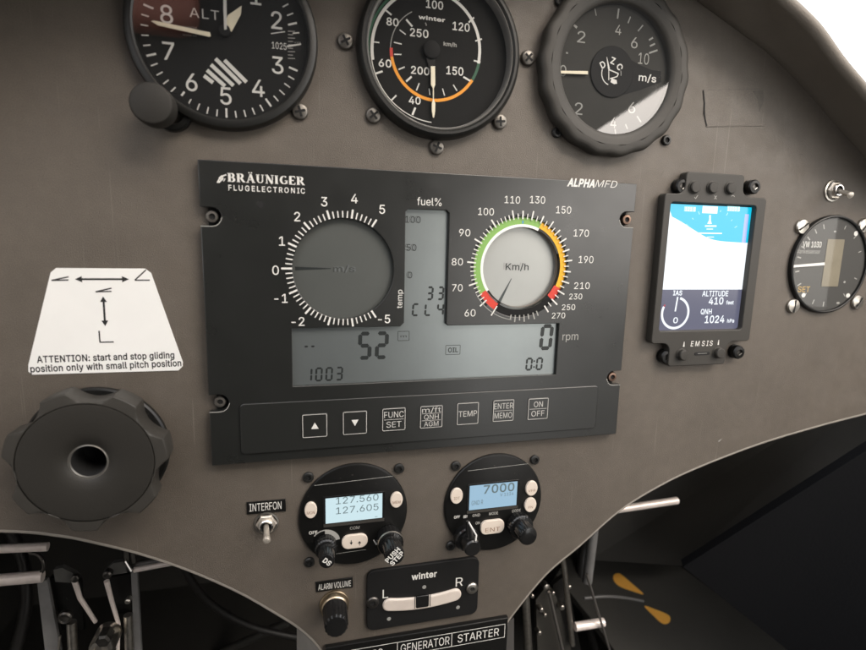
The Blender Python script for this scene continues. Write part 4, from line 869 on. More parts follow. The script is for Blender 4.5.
# serif maker name, letter by letter from thick and thin strokes
def serif(word, xl, yl, xr, yr, cap):
    a = P(xl, yl, h); e = P(xr, yr, h); cc = P((xl + xr) / 2, (yl + yr) / 2 - cap, h); dd = P((xl + xr) / 2, (yl + yr) / 2, h)
    K = cc[1] - dd[1]; v0 = (a[1] + e[1]) / 2; T, N = 0.25 * K, 0.11 * K
    wid = {'B': .78, 'R': .86, 'A': .86, 'U': .84, 'N': .88, 'I': .40, 'G': .84, 'E': .72}
    tot = sum(wid[c] for c in word) + 0.10 * (len(word) - 1); sc = (e[0] - a[0]) / (tot * K); u = a[0]
    def st(p, q, w): b.bar((u + p[0] * K * sc, v0 + p[1] * K), (u + q[0] * K * sc, v0 + q[1] * K), w, h, WHITE)
    def sf(x, y, w=.34): st((x - w / 2, y), (x + w / 2, y), N * 0.8)
    def bowl(cx0, y0_, rx, ry, a0, a1, th):
        n = 12; vs2 = []
        for i in range(n + 1):
            g = R_(a0 + (a1 - a0) * i / n); tt = N * .5 + (T * th - N * .5) * abs(math.cos(g))
            for rr in (-tt / 2, tt / 2):
                vs2.append((u + (cx0 * K + (rx * K + rr) * math.cos(g)) * sc, v0 + y0_ * K + (ry * K + rr) * math.sin(g), h))
        b.add(vs2, [(2 * i, 2 * i + 1, 2 * i + 3, 2 * i + 2) for i in range(n)], WHITE)
    for c in word:
        w = wid[c]
        if c in 'BREIN' : st((.16, 0), (.16, 1), T * sc if c != 'N' else N)
        if c == 'B': sf(.14, .04); sf(.14, .96); bowl(.34, .74, .22, .22, -90, 90, .9); bowl(.34, .26, .27, .24, -90, 90, .9); [st((.16, y), (.36, y), N * .8) for y in (.04, .5, .96)]
        if c == 'R': sf(.16, .04); sf(.16, .96); bowl(.34, .73, .24, .23, -90, 90, .9); [st((.16, y), (.36, y), N * .8) for y in (.5, .96)]; st((.40, .5), (.70, .03), T * .9); sf(.74, .04, .2)
        if c == 'A': st((.40, .98), (.10, .02), N); st((.40, 1.0), (.70, 0), T); st((.22, .34), (.58, .34), N * .8); sf(.10, .04, .26); sf(.72, .04, .3); st((.22, 1.14), (.34, 1.14), N * 1.2); st((.46, 1.14), (.58, 1.14), N * 1.2)
        if c == 'U': st((.18, .32), (.18, 1), T); st((.66, .32), (.66, 1), N); bowl(.42, .32, .24, .27, 180, 360, .6); sf(.18, .96); sf(.66, .96, .28)
        if c == 'N': st((.14, 1), (.70, 0), T); st((.72, 0), (.72, 1), N); sf(.14, .04, .26); sf(.10, .96, .2); sf(.72, .96, .28)
        if c == 'I': sf(.16, .04); sf(.16, .96)
        if c == 'G': bowl(.44, .5, .32, .44, 50, 310, 1.0); st((.70, .06), (.70, .42), T * .8); sf(.66, .42, .3)
        if c == 'E': sf(.18, .04); [st((.16, y), (x, y), N) for y, x in ((.04, .66), (.5, .52), (.96, .62))]; st((.64, .04), (.64, .25), N * .8); st((.61, .96), (.61, .76), N * .8)
        u += (w + .10) * K * sc
serif('BRAUNIGER', 228, 182.0, 305, 184.8, 8.6)
for (xa, ya), (xb, yb), w in (((217.2, 182.8), (219.3, 178.8), 0.5), ((219.3, 178.8), (222.6, 175.9), 1.1), ((222.6, 175.9), (226.3, 174.6), 0.6), ((218.6, 182.6), (221.3, 179.8), 0.7), ((221.3, 179.8), (222.6, 177.4), 1.2), ((223.6, 181.3), (225.2, 178.4), 0.35)):
    b.bar(P(xa, ya, h), P(xb, yb, h), w, h + 0.01, WHITE)
# left dial scale
vcen = P(344.3, 269.0, h)
for i in range(51):
    a = 180 - (i - 25) * 4.92
    mj = (i % 5 == 0)
    b.tick(vcen[0], vcen[1], a, 25.6, 30.8 if i == 25 else (30.0 if mj else 28.9), 0.95 if mj else 0.6, h, WHITE)
for s, x, y in (('0', 275.6, 270.2), ('1', 282, 241), ('2', 297.2, 216.6), ('3', 324.2, 201.6), ('4', 354.4, 198.6), ('5', 382.2, 209.2), ('-1', 281, 298.4), ('-2', 298, 321.6), ('-5', 384.2, 319)):
    q = P(x, y, h); b.textc(s, q[0], q[1], 4.4, h, WHITE, bold=0.004)
# right dial scale: coloured rings, ticks, figures
kcen = P(520.9, 267.6, h)
def kang(x, y, ox=440, oy=190, k=4.641):
    q = P(ox + x / k, oy + y / k, h); return math.degrees(math.atan2(q[1] - kcen[1], q[0] - kcen[0]))
pts = [(60, (185, 540)), (70, (130, 445)), (80, (118, 333)), (90, (158, 225)), (100, (238, 137)), (110, (335, 85)), (130, (437, 88)), (150, (535, 135)), (170, (597, 218)), (190, (620, 325)), (210, (605, 435)), (230, (578, 485)), (250, (545, 533)), (270, (505, 570))]
an = [(v_, kang(*p_)) for v_, p_ in pts]
fix = []
for i, (v_, a_) in enumerate(an):
    while fix and a_ > fix[-1][1]: a_ -= 360
    fix.append((v_, a_))
for i, ((v0_, a0_), (v1_, a1_)) in enumerate(zip(fix, fix[1:])):
    n_ = 5 if v1_ <= 110 else 4 if v1_ <= 210 else 2
    for k_ in range(n_):
        mj = k_ == 0 or (n_ == 4 and k_ == 2)
        b.tick(kcen[0], kcen[1], a0_ + (a1_ - a0_) * k_ / n_, 26.4, 31.4 if k_ == 0 else (30.8 if mj else 29.4), 0.8 if mj else 0.55, h, WHITE)
b.tick(kcen[0], kcen[1], fix[-1][1], 26.4, 31.0, 0.8, h, WHITE)
for i, a_ in enumerate((-66, -71, -77.5, -83, -88.5, -94, -99.5)): b.tick(kcen[0], kcen[1], a_, 26.6, 30.6 if i % 2 else 29.6, 0.7, h, WHITED)
b.tick(kcen[0], kcen[1], -121.5, 25.0, 31.2, 0.7, h, WHITE)
b.arc(kcen[0], kcen[1], 29.2, 29.6, -98, -150, h, GREYP)
for s, x0_, y0_, x1_, y1_, c in (('60', 464.5, 316.8, 475.4, 316, 7), ('70', 452, 291.5, 462.5, 291, 7), ('80', 451.6, 265.5, 462.8, 265, 7), ('90', 459, 236.2, 470.2, 236, 7), ('100', 478, 215.3, 493.8, 215, 7.2),
        ('110', 504.5, 203.4, 520, 203.2, 7.2), ('130', 529.8, 203.4, 545, 203.2, 7.2), ('150', 556, 213.6, 571, 213.2, 7.2), ('170', 573.5, 236.6, 588.7, 236.4, 7), ('190', 578.5, 263, 593.2, 263, 7), ('210', 574, 289, 589.5, 289, 6.6),
        ('230', 569, 299.3, 582, 299.3, 5.6), ('250', 561.8, 310, 575, 310, 5.6), ('270', 551.8, 318.3, 565, 318.3, 5.6)):
    b.text(s, x0_, y0_, x1_, y1_, c, h, WHITE)
b.build('printed_lettering', t)
b = MB(); hh = H - 0.7
kb = P(520.9, 267.6, hh)
b.arc(kb[0], kb[1], 23.6, 27.6, 212, 66, hh, GREEN, 60); b.arc(kb[0], kb[1], 22.2, 23.7, 214, 66, hh + 0.01, mat('ring_white', (0.82, 0.83, 0.78), 0.4), 60)
b.arc(kb[0], kb[1], 23.9, 27.6, 66, -25, hh, YELLOW, 60); b.arc(kb[0], kb[1], 23.0, 27.6, -25, -42, hh, RED, 20); b.arc(kb[0], kb[1], 23.6, 27.6, 212, 238, hh, RED, 20)
b.arc(kb[0], kb[1], 22.6, 24.0, 66, 20, hh - 0.02, BEZELG, 30); b.arc(kb[0], kb[1], 23.6, 27.6, -42, -122, hh, BLACKM, 40)
b.tick(kb[0], kb[1], 90.5, 24.0, 25.6, 0.7, hh + 0.03, mat('ring_blue', (0.05, 0.25, 0.6), 0.5))
for i in range(0, 44): b.tick(kcen[0], kcen[1], 226 - i * 6.1, 27.7, 29.0, 1.7, H + 0.02, SLOT)
b.lathe(kb[0], kb[1], [(22.2, hh), (22.0, 2.6), (22.4, 1.2)], mat('ring_wall', (0.16, 0.13, 0.105), 0.5), n=96)
b.build('speed_ring', t)
b = MB()
b.sheet([(x0 + 3, y0 + 3), (x1 - 3, y0 + 3), (x1 - 3, y1 - 3), (x0 + 3, y1 - 3)], 1.0, BLACKM)
b.sheet(rrect(lx0 - 2, ly0 - 1.0, lx1 + 1.0, ly1 + 2, 0.5), 2.7, LCD)
b.sheet(rrect(qx0 - 2, ly1 + 1.9, qx1 + 0.8, qy1 + 1, 0.5), 2.7, LCD)
b.build('lcd_screen', t)
b = MB(); hl = 2.76
b.seg7('52', 357.5, 360, 388, 359, 28, hl, LCDSEG, th=0.14, fill=0.80, slant=0.03)
b.build('lcd_number', t); b = MB()
b.seg7('--', 303, 352.5, 315.5, 351.5, 11, hl, LCDSEG, th=0.16, fill=0.9)
b.build('lcd_number', t); b = MB()
b.seg7('1003', 304.5, 382, 342.5, 380.5, 14, hl, LCDSEG, th=0.13, fill=0.72)
b.build('lcd_number', t); b = MB()
b.seg7('0', 538.5, 350.5, 551.3, 349.8, 26, hl, LCDSEG, th=0.15, fill=0.95)
b.build('lcd_number', t); b = MB()
b.seg7('00', 525, 371, 542, 370, 13.0, hl, LCDSEG, th=0.15, fill=0.66)
b.bar(P(533.4, 361.2, hl), P(535, 361.1, hl), 0.9, hl, LCDSEG); b.bar(P(533.2, 367, hl), P(534.8, 367, hl), 0.9, hl, LCDSEG)
b.build('lcd_number', t); b = MB()
b.seg7('33', 426, 300.5, 443.5, 300, 14, hl, LCDSEG, th=0.15, fill=0.64)
b.build('lcd_number', t); b = MB()
b.seg7('CL4', 411.5, 316.6, 443.5, 315.6, 13, hl, LCDSEG, th=0.15, fill=0.58)
b.build('lcd_number', t); b = MB()
for s, x, y in (('100', 413, 219.5), ('50', 411.5, 247.5), ('0', 410, 275)):
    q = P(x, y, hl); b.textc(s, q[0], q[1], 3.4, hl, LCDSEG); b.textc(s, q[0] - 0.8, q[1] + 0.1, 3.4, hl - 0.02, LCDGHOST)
for (xa, ya, xb, yb) in ((397.5, 331, 409.5, 341), (445.3, 344.8, 460.5, 355)):
    p_, q_ = P(xa, yb, hl), P(xb, ya, hl); b.outline(rrect(p_[0], p_[1], q_[0], q_[1], 0.5), 0.28, hl, LCDSEG)
b.text('OIL', 448, 352.3, 458, 352, 4.4, hl, LCDSEG, bold=0.02); b.text('m', 400.5, 337.5, 406.5, 337.3, 2.5, hl, LCDSEG)
b.build('lcd_lettering', t)
b = MB(); b.disc(vc[0], vc[1], vr + 2.5, 2.1, LCDD, 96); h2 = 2.16
va = P(316, 268.6, h2)
a_ = P(295, 268.5, h2); e_ = P(331, 268.5, h2); b.bar(a_, e_, 1.9, h2, LCDSEG, 0.4)
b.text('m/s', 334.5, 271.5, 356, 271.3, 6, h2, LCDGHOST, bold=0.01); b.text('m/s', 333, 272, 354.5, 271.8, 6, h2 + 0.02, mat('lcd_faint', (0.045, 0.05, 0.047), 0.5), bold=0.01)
b.build('round_lcd', t)
b = MB(); b.disc(kc[0], kc[1], kr + 2.5, 1.1, LCDL, 96); h2 = 1.16
b.text('Km/h', 505.5, 270.3, 528.5, 269.8, 6.6, h2 + 0.03, LCDSEG, bold=0.006); b.text('Km/h', 503.2, 269.6, 526, 269.2, 6.6, h2, mat('lcd_shadow_pale', (0.30, 0.30, 0.29), 0.5), bold=0.006)  # paler offset copy is the print's shadow, put in as colour
a_ = P(495.5, 309, h2); e_ = P(511.5, 278.5, h2); b.bar(a_, e_, 2.3, h2, mat('lcd_needle', (0.05, 0.06, 0.06), 0.5), 0.35)
b.build('round_lcd', t)
# key strip
kp = [P(240.3, 405.6, H), P(597.2, 384, H), P(595.6, 427, H), P(240.8, 455.2, H)]
ux0, ux1 = (kp[0][0] + kp[3][0]) / 2, (kp[1][0] + kp[2][0]) / 2; uy1, uy0 = (kp[0][1] + kp[1][1]) / 2, (kp[2][1] + kp[3][1]) / 2
b = MB(); b.plate(rrect(ux0, uy0, ux1, uy1, 2.2), H - 0.5, H + 0.9, KEYS, bev=0.4)
b.bar((ux0 + 1.8, uy0 + 0.15), (ux1 - 1.8, uy0 + 0.15), 0.28, H + 0.55, WHITED)
b.build('key_strip', t)
hk = H + 0.9
WHITEK = mat('key_print', (0.52, 0.51, 0.48), 0.6)
for cx_, cy_, w_, lines in ((314.8, 425.5, 26, '^'), (354.9, 422.6, 25, 'v'), (393.8, 419.2, 24, ('FUNC', 'SET')), (431.2, 416.6, 23.6, ('m/ft', 'QNH', 'AGM')), (467.6, 413.4, 23, ('TEMP',)), (503.2, 410.4, 22.3, ('ENTER', 'MEMO')), (537.8, 408.6, 22, ('ON', 'OFF'))):
    q = P(cx_, cy_, hk); S = 6.55
    m_ = MB(); rr_ = rrect(q[0] - S, q[1] - S, q[0] + S, q[1] + S, 0.8)
    m_.plate(rr_, hk - 0.4, hk + 0.45, KEYS, bev=0.2); hp = hk + 0.49
    m_.outline(rrect(q[0] - S + .25, q[1] - S + .25, q[0] + S - .25, q[1] + S - .25, 0.7), 0.32, hp, WHITEK)
    if lines == '^': m_.sheet([(q[0] - 1.9, q[1] - 1.7), (q[0] + 1.9, q[1] - 1.7), (q[0], q[1] + 1.7)], hp, WHITE)
    elif lines == 'v': m_.sheet([(q[0] - 1.9, q[1] + 1.7), (q[0], q[1] - 1.7), (q[0] + 1.9, q[1] + 1.7)], hp, WHITE)
    else:
        n_ = len(lines)
        for i, s in enumerate(lines):
            yy = q[1] + ((n_ - 1) / 2 - i) * (5.6 if n_ == 2 else 4.0)
            m_.textc(s, q[0], yy, 3.3 if n_ < 3 else 2.8, hp, WHITEK, width=min(11.6, 2.55 * len(s) + 0.6))
            if i < n_ - 1:
                yl = yy - (2.8 if n_ == 2 else 2.0)
                m_.bar((q[0] - 5.4, yl), (q[0] + 5.4, yl), 0.25, hp, WHITEK)
    m_.build('key', t)
# light sensor dot and screws
b = MB(); q = P(260.5, 204.5, H); b.disc(q[0], q[1], 1.7, H + 0.03, SLOT, 24); b.build('sensor', t)
for i, q in enumerate(scr):
    b = MB(); b.lathe(q[0], q[1], [(2.0, 0), (3.0, 0.8), (3.0, 2.4), (2.6, 3.1), (1.5, 3.3), (1.3, 2.2), (0.01, 2.2)], SCREWM if i < 2 else COPPER, n=24)
    b.disc(q[0], q[1], 1.4, 2.4, SLOT, 6); b.build('screw', t)

# ------------------------------------------------------------------ portrait display on the right
EH = 6.0
eu, ev = 170.5, 25.5
t = thing('efis_display', 'upright dark grey instrument with a bright blue and white colour screen on the right', 'display', (eu, ev, 0))
et0, et1 = 146.6, 187.8; eb0, eb1 = 150.6, 191.8
L_, Rr = 133.3, 206.0; T_, B_ = 71.5, -17.8
tab_t, tab_b = 84.3, -32.4
def corner(cx_, cy_, r, a0, a1, n=5): return [(cx_ + r * math.cos(R_(a0 + (a1 - a0) * i / n)), cy_ + r * math.sin(R_(a0 + (a1 - a0) * i / n))) for i in range(n + 1)]
r = 2.2; c = 5.0
eo = corner(L_ + r, B_ + r, r, 180, 270) + [(et0 - c, B_)] + corner(et0 - c, B_ - c, c, 90, 0) + corner(et0 + r, tab_b + r, r, 180, 270) + corner(et1 + 1.2 - r, tab_b + r, r, 270, 360) + corner(et1 + 1.2 + c, B_ - c, c, 180, 90) + corner(Rr - r, B_ + r, r, 270, 360)
eo += corner(Rr - r, T_ - r, r, 0, 90) + corner(et1 + c, T_ + c, c, 270, 180) + corner(et1 - r, tab_t - r, r, 0, 90) + corner(et0 + r, tab_t - r, r, 90, 180) + corner(et0 - c, T_ + c, c, 0, -90) + corner(L_ + r, T_ - r, r, 90, 180)
sx0, sx1, sy0, sy1 = 138.0, 199.0, -10.2, 66.6
b = MB(); b.plate(eo, 0.0, EH, mat('efis_housing', (0.042, 0.039, 0.034), 0.5, spec=0.35, bump=0.15, bscale=1500, mott=0.06), bev=0.55, holes=[rrect(sx0, sy0, sx1, sy1, 2.0)])
h = EH + 0.04
b.text('EMSIS', 690.5, 346.8, 712.5, 345.2, 5.0, h, WHITE, bold=0.006, space=1.4, shear=0.1)
for x, y in ((684, 344.2), (718.5, 342.4)):
    q = P(x, y, h); b.bar((q[0], q[1] - 1.6), (q[0], q[1] + 1.6), 1.1, h, WHITE, 0.3)
for s, x, y in (('v', 696, 197), ('x', 715.5, 197.3), ('~', 733, 195.8)):
    q = P(x, y, h)
    if s == 'x': b.bar((q[0] - .8, q[1] - 1), (q[0] + .8, q[1] + 1), 0.4, h, WHITED); b.bar((q[0] - .8, q[1] + 1), (q[0] + .8, q[1] - 1), 0.4, h, WHITED)
    elif s == '~': b.arc(q[0], q[1] - 1, 1.0, 1.4, 150, 20, h, WHITED)
    else: b.bar((q[0] - 1, q[1]), (q[0] - .2, q[1] - 1), 0.4, h, WHITED); b.bar((q[0] - .2, q[1] - 1), (q[0] + 1.2, q[1] + 1.2), 0.4, h, WHITED)
b.build('housing', t)
ES = 2.6
s00 = P(660, 330, ES); s11 = P(748, 205, ES)
dx0, dx1, dy0, dy1 = 138.6, 198.5, -9.8, 66.2
dx1v = P(750.5, 205, ES)[0] - 0.0; dx0v = P(669.5, 206, ES)[0]
b = MB(); b.sheet(rrect(sx0 - 1, sy0 - 1, sx1 + 1, sy1 + 1, 1), ES - 0.2, BLACKM)
vx0, vx1 = P(665, 270, ES)[0] - 1.0, P(744.8, 262, ES)[0] + 0.4
vy1 = P(710, 205.5, ES)[1]; vy0 = P(698, 330, ES)[1]; vm = P(700, 289.5, ES)[1]
b.sheet([(vx0, vm), (vx1, vm), (vx1, vy1), (vx0, vy1)], ES, EM_W)
b.sheet([(vx0, vy0), (vx1, vy0), (vx1, vm), (vx0, vm)], ES, EM_G)
hz = catmull([(669, 215), (681, 221.5), (695, 230.5), (706, 237), (717, 240.5), (732, 242), (751, 243)], 4)
poly = [P(x, y, ES) for x, y in hz]; poly[0] = (vx0, poly[0][1]); poly = [q for q in poly if q[0] <= vx1]; poly.append((vx1, poly[-1][1])); poly = [(vx0, vy1 - 3)] + poly[1:]
b.sheet(poly + [(vx1, vy1), (vx0, vy1)], ES + 0.05, EM_C)
b.build('screen', t)
b = MB(); h = ES + 0.1  # symbols, boxes, tick marks and text shown on the screen
for (xa, ya, xb, yb, m_) in ((684, 206.8, 696, 211.2, EM_CL), (702, 206.5, 718, 213, EM_W), (727, 206.6, 740, 211, EM_CL)):
    p_, q_ = P(xa, yb, h), P(xb, ya, h); b.sheet([(p_[0], p_[1]), (q_[0], p_[1]), (q_[0], q_[1]), (p_[0], q_[1])], h, m_)
b.text('121 S', 685, 211, 695.5, 211, 3.6, h + 0.03, EM_W, bold=0.02); b.text('1020 S', 727.5, 210.8, 739.8, 210.8, 3.6, h + 0.03, EM_W, bold=0.02)
for (xa, ya, xb, yb, w) in ((710, 215, 710, 224, 1.2), (705, 226, 716.5, 226, 0.9), (706.5, 229, 713, 229, 0.5), (694, 233, 722, 233.4, 0.7), (707, 237, 714, 237, 0.5)):
    b.bar(P(xa, ya, h), P(xb, yb, h), w, h, EM_W)
q = P(709.8, 221.5, h); b.sheet([(q[0] - 1.7, q[1] - 1.4), (q[0] + 1.7, q[1] - 1.4), (q[0], q[1] + 2)], h, EM_W)
cA = P(710, 243, h)
for a in range(30, 151, 15): b.tick(cA[0], cA[1], a, 19.4, 20.6 if a % 30 else 21.4, 0.5, h, EM_CL)
p_ = P(745, 214, h); q_ = P(748, 243, h); b.sheet([(p_[0], q_[1]), (p_[0] + 3, q_[1]), (p_[0] + 3, p_[1]), (p_[0], p_[1])], h, mat('display_lilac', (0.02, 0.02, 0.02), 0.2, emit=(0.45, 0.55, 0.95), estr=0.4))
b.build('screen_graphics', t); b = MB()
c_ = P(675.3, 313.0, h)
b.arc(c_[0], c_[1], 8.7, 10.2, 75, -205, h, EM_W, 60); b.arc(c_[0], c_[1], 8.9, 10.0, 155, 146, h, EM_R)
b.bar((c_[0] - .2, c_[1] + 1), (c_[0] + 0.6, c_[1] + 10), 1.0, h + 0.02, EM_W)
b.build('airspeed_ring', t); b = MB()
b.text('IAS', 673, 295.5, 682, 295, 4.6, h, EM_W, bold=0.02)
b.text('0', 673, 323.2, 677.6, 323, 5.6, h, EM_W, bold=0.01)
b.text('ALTITUDE', 702, 296.3, 728, 296, 5.2, h, EM_W, bold=0.015); b.text('410', 708.5, 304.4, 723, 304.2, 6.8, h, EM_W, bold=0.015); b.text('feet', 726, 304.4, 733.5, 304.2, 3.6, h, EM_W, bold=0.02)
b.text('QNH', 700.5, 314.2, 711.5, 314, 5.0, h, EM_W, bold=0.015); b.text('1024', 704.5, 323, 724, 322.6, 7.0, h, EM_W, bold=0.015); b.text('hPa', 727, 322.6, 734, 322.4, 3.4, h, EM_W, bold=0.02)
b.build('screen_graphics', t)
for x, y in ((696.5, 187), (714.5, 187.3), (732.5, 188)):
    q = P(x, y, EH + 2); b = MB(); b.lathe(q[0], q[1], [(4.0, EH - .3), (3.9, EH + .3), (3.4, EH + 0.5), (3.3, EH + 1.6), (2.8, EH + 2.1), (0.01, EH + 2.2)], BEZELG, n=28); b.build('button', t)
for x, y in ((683.5, 355.2), (720, 353.2)):
    q = P(x, y, EH + 2); b = MB(); b.lathe(q[0], q[1], [(4.0, EH - .3), (3.9, EH + .3), (3.3, EH + 0.5), (3.2, EH + 2.6), (2.7, EH + 3.1), (0.01, EH + 3.2)], BEZELG, n=28); b.build('button', t)
b = MB(); q = P(702, 353.5, EH); b.plate(rrect(q[0] - 5.6, q[1] - 1.0, q[0] + 5.6, q[1] + 1.0, 0.95), EH - 0.2, EH + 0.25, SLOT, bev=0.1); b.bar((q[0] - 3.5, q[1] + 0.1), (q[0] + 3.5, q[1] + 0.1), 0.25, EH + 0.28, GREYP); b.build('card_slot', t)
for x, y in ((680.5, 186.5), (752.5, 187), (665.5, 356.5), (737, 352)):
    q = P(x, y, 3); b = MB()
    b.lathe(q[0], q[1], [(4.6, 0), (4.6, 1.0), (3.6, 1.2), (4.4, 1.9), (4.4, 4.4), (3.8, 5.2), (2.2, 5.4)], BLACK, n=12); b.lathe(q[0], q[1], [(2.2, 5.4), (2.0, 4.2), (0.01, 4.2)], DSTEEL, n=6)
    b.bar((q[0] - .2, q[1] - 1.6), (q[0] + 1.4, q[1] - .4), 0.5, 5.3, STEEL); b.build('mounting_screw', t)  # steel sliver is a painted glint on the black head

# ------------------------------------------------------------------ small round gauge at the right edge
WU, WV = 268.0, 31.2
t = thing('warning_gauge', 'small round gauge with a beige window and white needle at the right edge', 'gauge', (WU, WV, 0))
b = MB(); b.lathe(WU, WV, [(32.4, 0), (32.4, 2.0), (32.0, 2.7), (31.3, 2.9), (30.7, 2.7), (30.4, 1.4)], BLACK, n=96); b.build('bezel', t)
b = MB(); b.disc(WU, WV, 30.6, 1.4, mat('gauge_grey', (0.045, 0.044, 0.040), 0.6), 72); h = 1.46
b.text('VW 1030', 802.5, 247.6, 821.2, 246.8, 5.6, h, WHITE, bold=0.006); b.text('Wankelsensor', 795.5, 254.4, 820, 252.5, 4.2, h, WHITED)
b.text('SET', 797.5, 292.4, 809.5, 291.6, 5.4, h, GOLDP, bold=0.01)
for a in list(range(110, 171, 15)) + list(range(190, 271, 20)): b.tick(WU, WV, a, 24.6, 27.8, 0.8, h, WHITED)
for a in (20, 45, 70, -20, -50): b.tick(WU, WV, a, 25, 27.5, 0.6, h, WHITED)
for q in ((838, 303, 2, 1), (848, 295.5, 2.4, 2.0), (856, 233.5, 2.4, 2.2), (803.5, 295.2, 2.2, 2.0), (844.5, 282, 1.2, 1.0), (835, 231.5, 1.4, .8)):
    p_ = P(q[0], q[1], h); b.sheet(circ(p_[0], p_[1], q[2] * .75, 14, q[3] * .75), h + 0.02, WHITE if q[2] > 2 else WHITED)
b.build('dial', t)
b = MB(); p_ = P(821, 286.5, 1.6); q_ = P(843.5, 239.5, 1.6); b.plate(rrect(p_[0], p_[1], q_[0] + 1, q_[1], 0.6), 1.45, 1.75, LCDBEIGE, bev=0.1); b.build('beige_window', t)
needle('needle', [(792.8, 265.2), (824.8, 262.4), (824.8, 265.2), (792.9, 267.6)], 2.3, WHITE, t)
b = MB(); b.disc(WU, WV, 30.8, 2.6, GLASS3, 72); b.build('glass', t)
for i, (x, y, a) in enumerate(((803.6, 226.6, 35), (865.5, 225.5, 60), (794.6, 306.2, 85), (858.8, 302.6, 55))):
    q = P(x, y, 2); b = MB(); b.lathe(q[0], q[1], [(4.8, 0), (4.8, 1.3), (4.3, 2.0), (0.01, 2.5)], STEEL, n=28)
    b.tick(q[0], q[1], a, -4.2, 4.2, 0.9, 2.56, SLOT); b.build('slotted_screw', t)

# ------------------------------------------------------------------ toggle switches
def toggle(name, label, x, y, lever_px, lever_h, r=6.0):
    q = P(x, y, 1)
    t = thing(name, label, 'switch', (q[0], q[1], 0))
    b = MB(); b.lathe(q[0], q[1], [(r, 0), (r, 0.9), (r * 0.86, 1.1)], STEEL, n=36)
    b.lathe(q[0], q[1], [(r * 0.86, 0.9), (r * 0.86, 2.2), (r * 0.78, 2.7), (r * 0.55, 2.8)], NICKEL, n=6)
    b.build('hex_nut', t)
    b = MB(); b.lathe(q[0], q[1], [(r * 0.58, 1), (r * 0.58, 4.6), (r * 0.50, 5.0), (r * 0.40, 5.0)], CHROME, n=32); b.lathe(q[0], q[1], [(r * 0.40, 5.0), (r * 0.36, 3.6), (0.01, 3.5)], SLOT, n=24)
    b.build('bushing', t)
    e = P3(*lever_px, lever_h); b = MB(); s_ = Vector((q[0], q[1], 3.4)); e = Vector(e); d = (e - s_)
    b.tube([s_ + d * k for k in (0, .5, .86, .95, 1.0)], 1.35, NICKEL, n=16, r1=2.0); b.tube([e - d * .04, e + d * .03, e + d * .05], 2.0, NICKEL, n=16, r1=1.0)
    b.build('lever', t)
toggle('toggle_switch', 'chrome toggle switch with no label above the small gauge at the right edge', 833.8, 190.5, (851, 195), 14, r=6.9)
toggle('toggle_switch', 'chrome toggle switch under the INTERFON label', 266.5, 523.5, (266.8, 540.5), 16, r=6.3)
def tape_label(label, word, c4, base, cap, hh=0.8):
    b = MB(); b.plate([P(*q, hh) for q in c4], 0.0, hh, BLACK, bev=0.2)
    b.text(word, *base, cap, hh + 0.04, WHITE, snap=False, bold=0.0)
    q = P(*c4[0]); return tag(b.build('embossed_label', origin=(q[0], q[1], 0)), label, 'label', 'black label plates with white capitals')
tape_label('black label plate reading INTERFON above the left toggle switch', 'INTERFON', [(246.8, 514.8), (246.5, 502.8), (285.6, 499.2), (286, 511.5)], (249.5, 511.8, 281.5, 509.0), 7.6)
tape_label('black label plate reading ALARM VOLUME above the brass collared knob', 'ALARM VOLUME', [(316.2, 592.6), (315.6, 582.6), (352.6, 577.6), (353, 587.6)], (318.3, 590.6, 351, 586.2), 5.9)

# alarm volume knob
q = P(334.5, 606, 2)
t = thing('volume_knob', 'small black knob with a brass collar under the ALARM VOLUME label', 'knob', (q[0], q[1], 0))
b = MB(); b.lathe(q[0], q[1], [(8.4, 0), (8.4, 1.0), (8.0, 1.2), (7.6, 4.5), (6.6, 5.4), (4.0, 5.4)], BRASS, n=40); b.build('brass_collar', t)
e = P(336.5, 627, 21)
b = MB(); b.frame((q[0], q[1], 4.5), (e[0] - q[0], e[1] - q[1], 16.5)); L_k = 17
b.lathe(0, 0, [(4.5, 0), (6.9, 0.5), (6.9, 1.5), (6.6, 2.2), (6.2, L_k - 1.4), (5.4, L_k - .2), (4.4, L_k), (0.01, L_k - .2)], mat('gloss_black', (0.010, 0.010, 0.010), 0.16), n=96, scal=lambda a, r, h_: 1 + (0.03 * math.cos(16 * a) if 1.8 < h_ < L_k - 1 else 0))
b.build('fluted_cap', t)

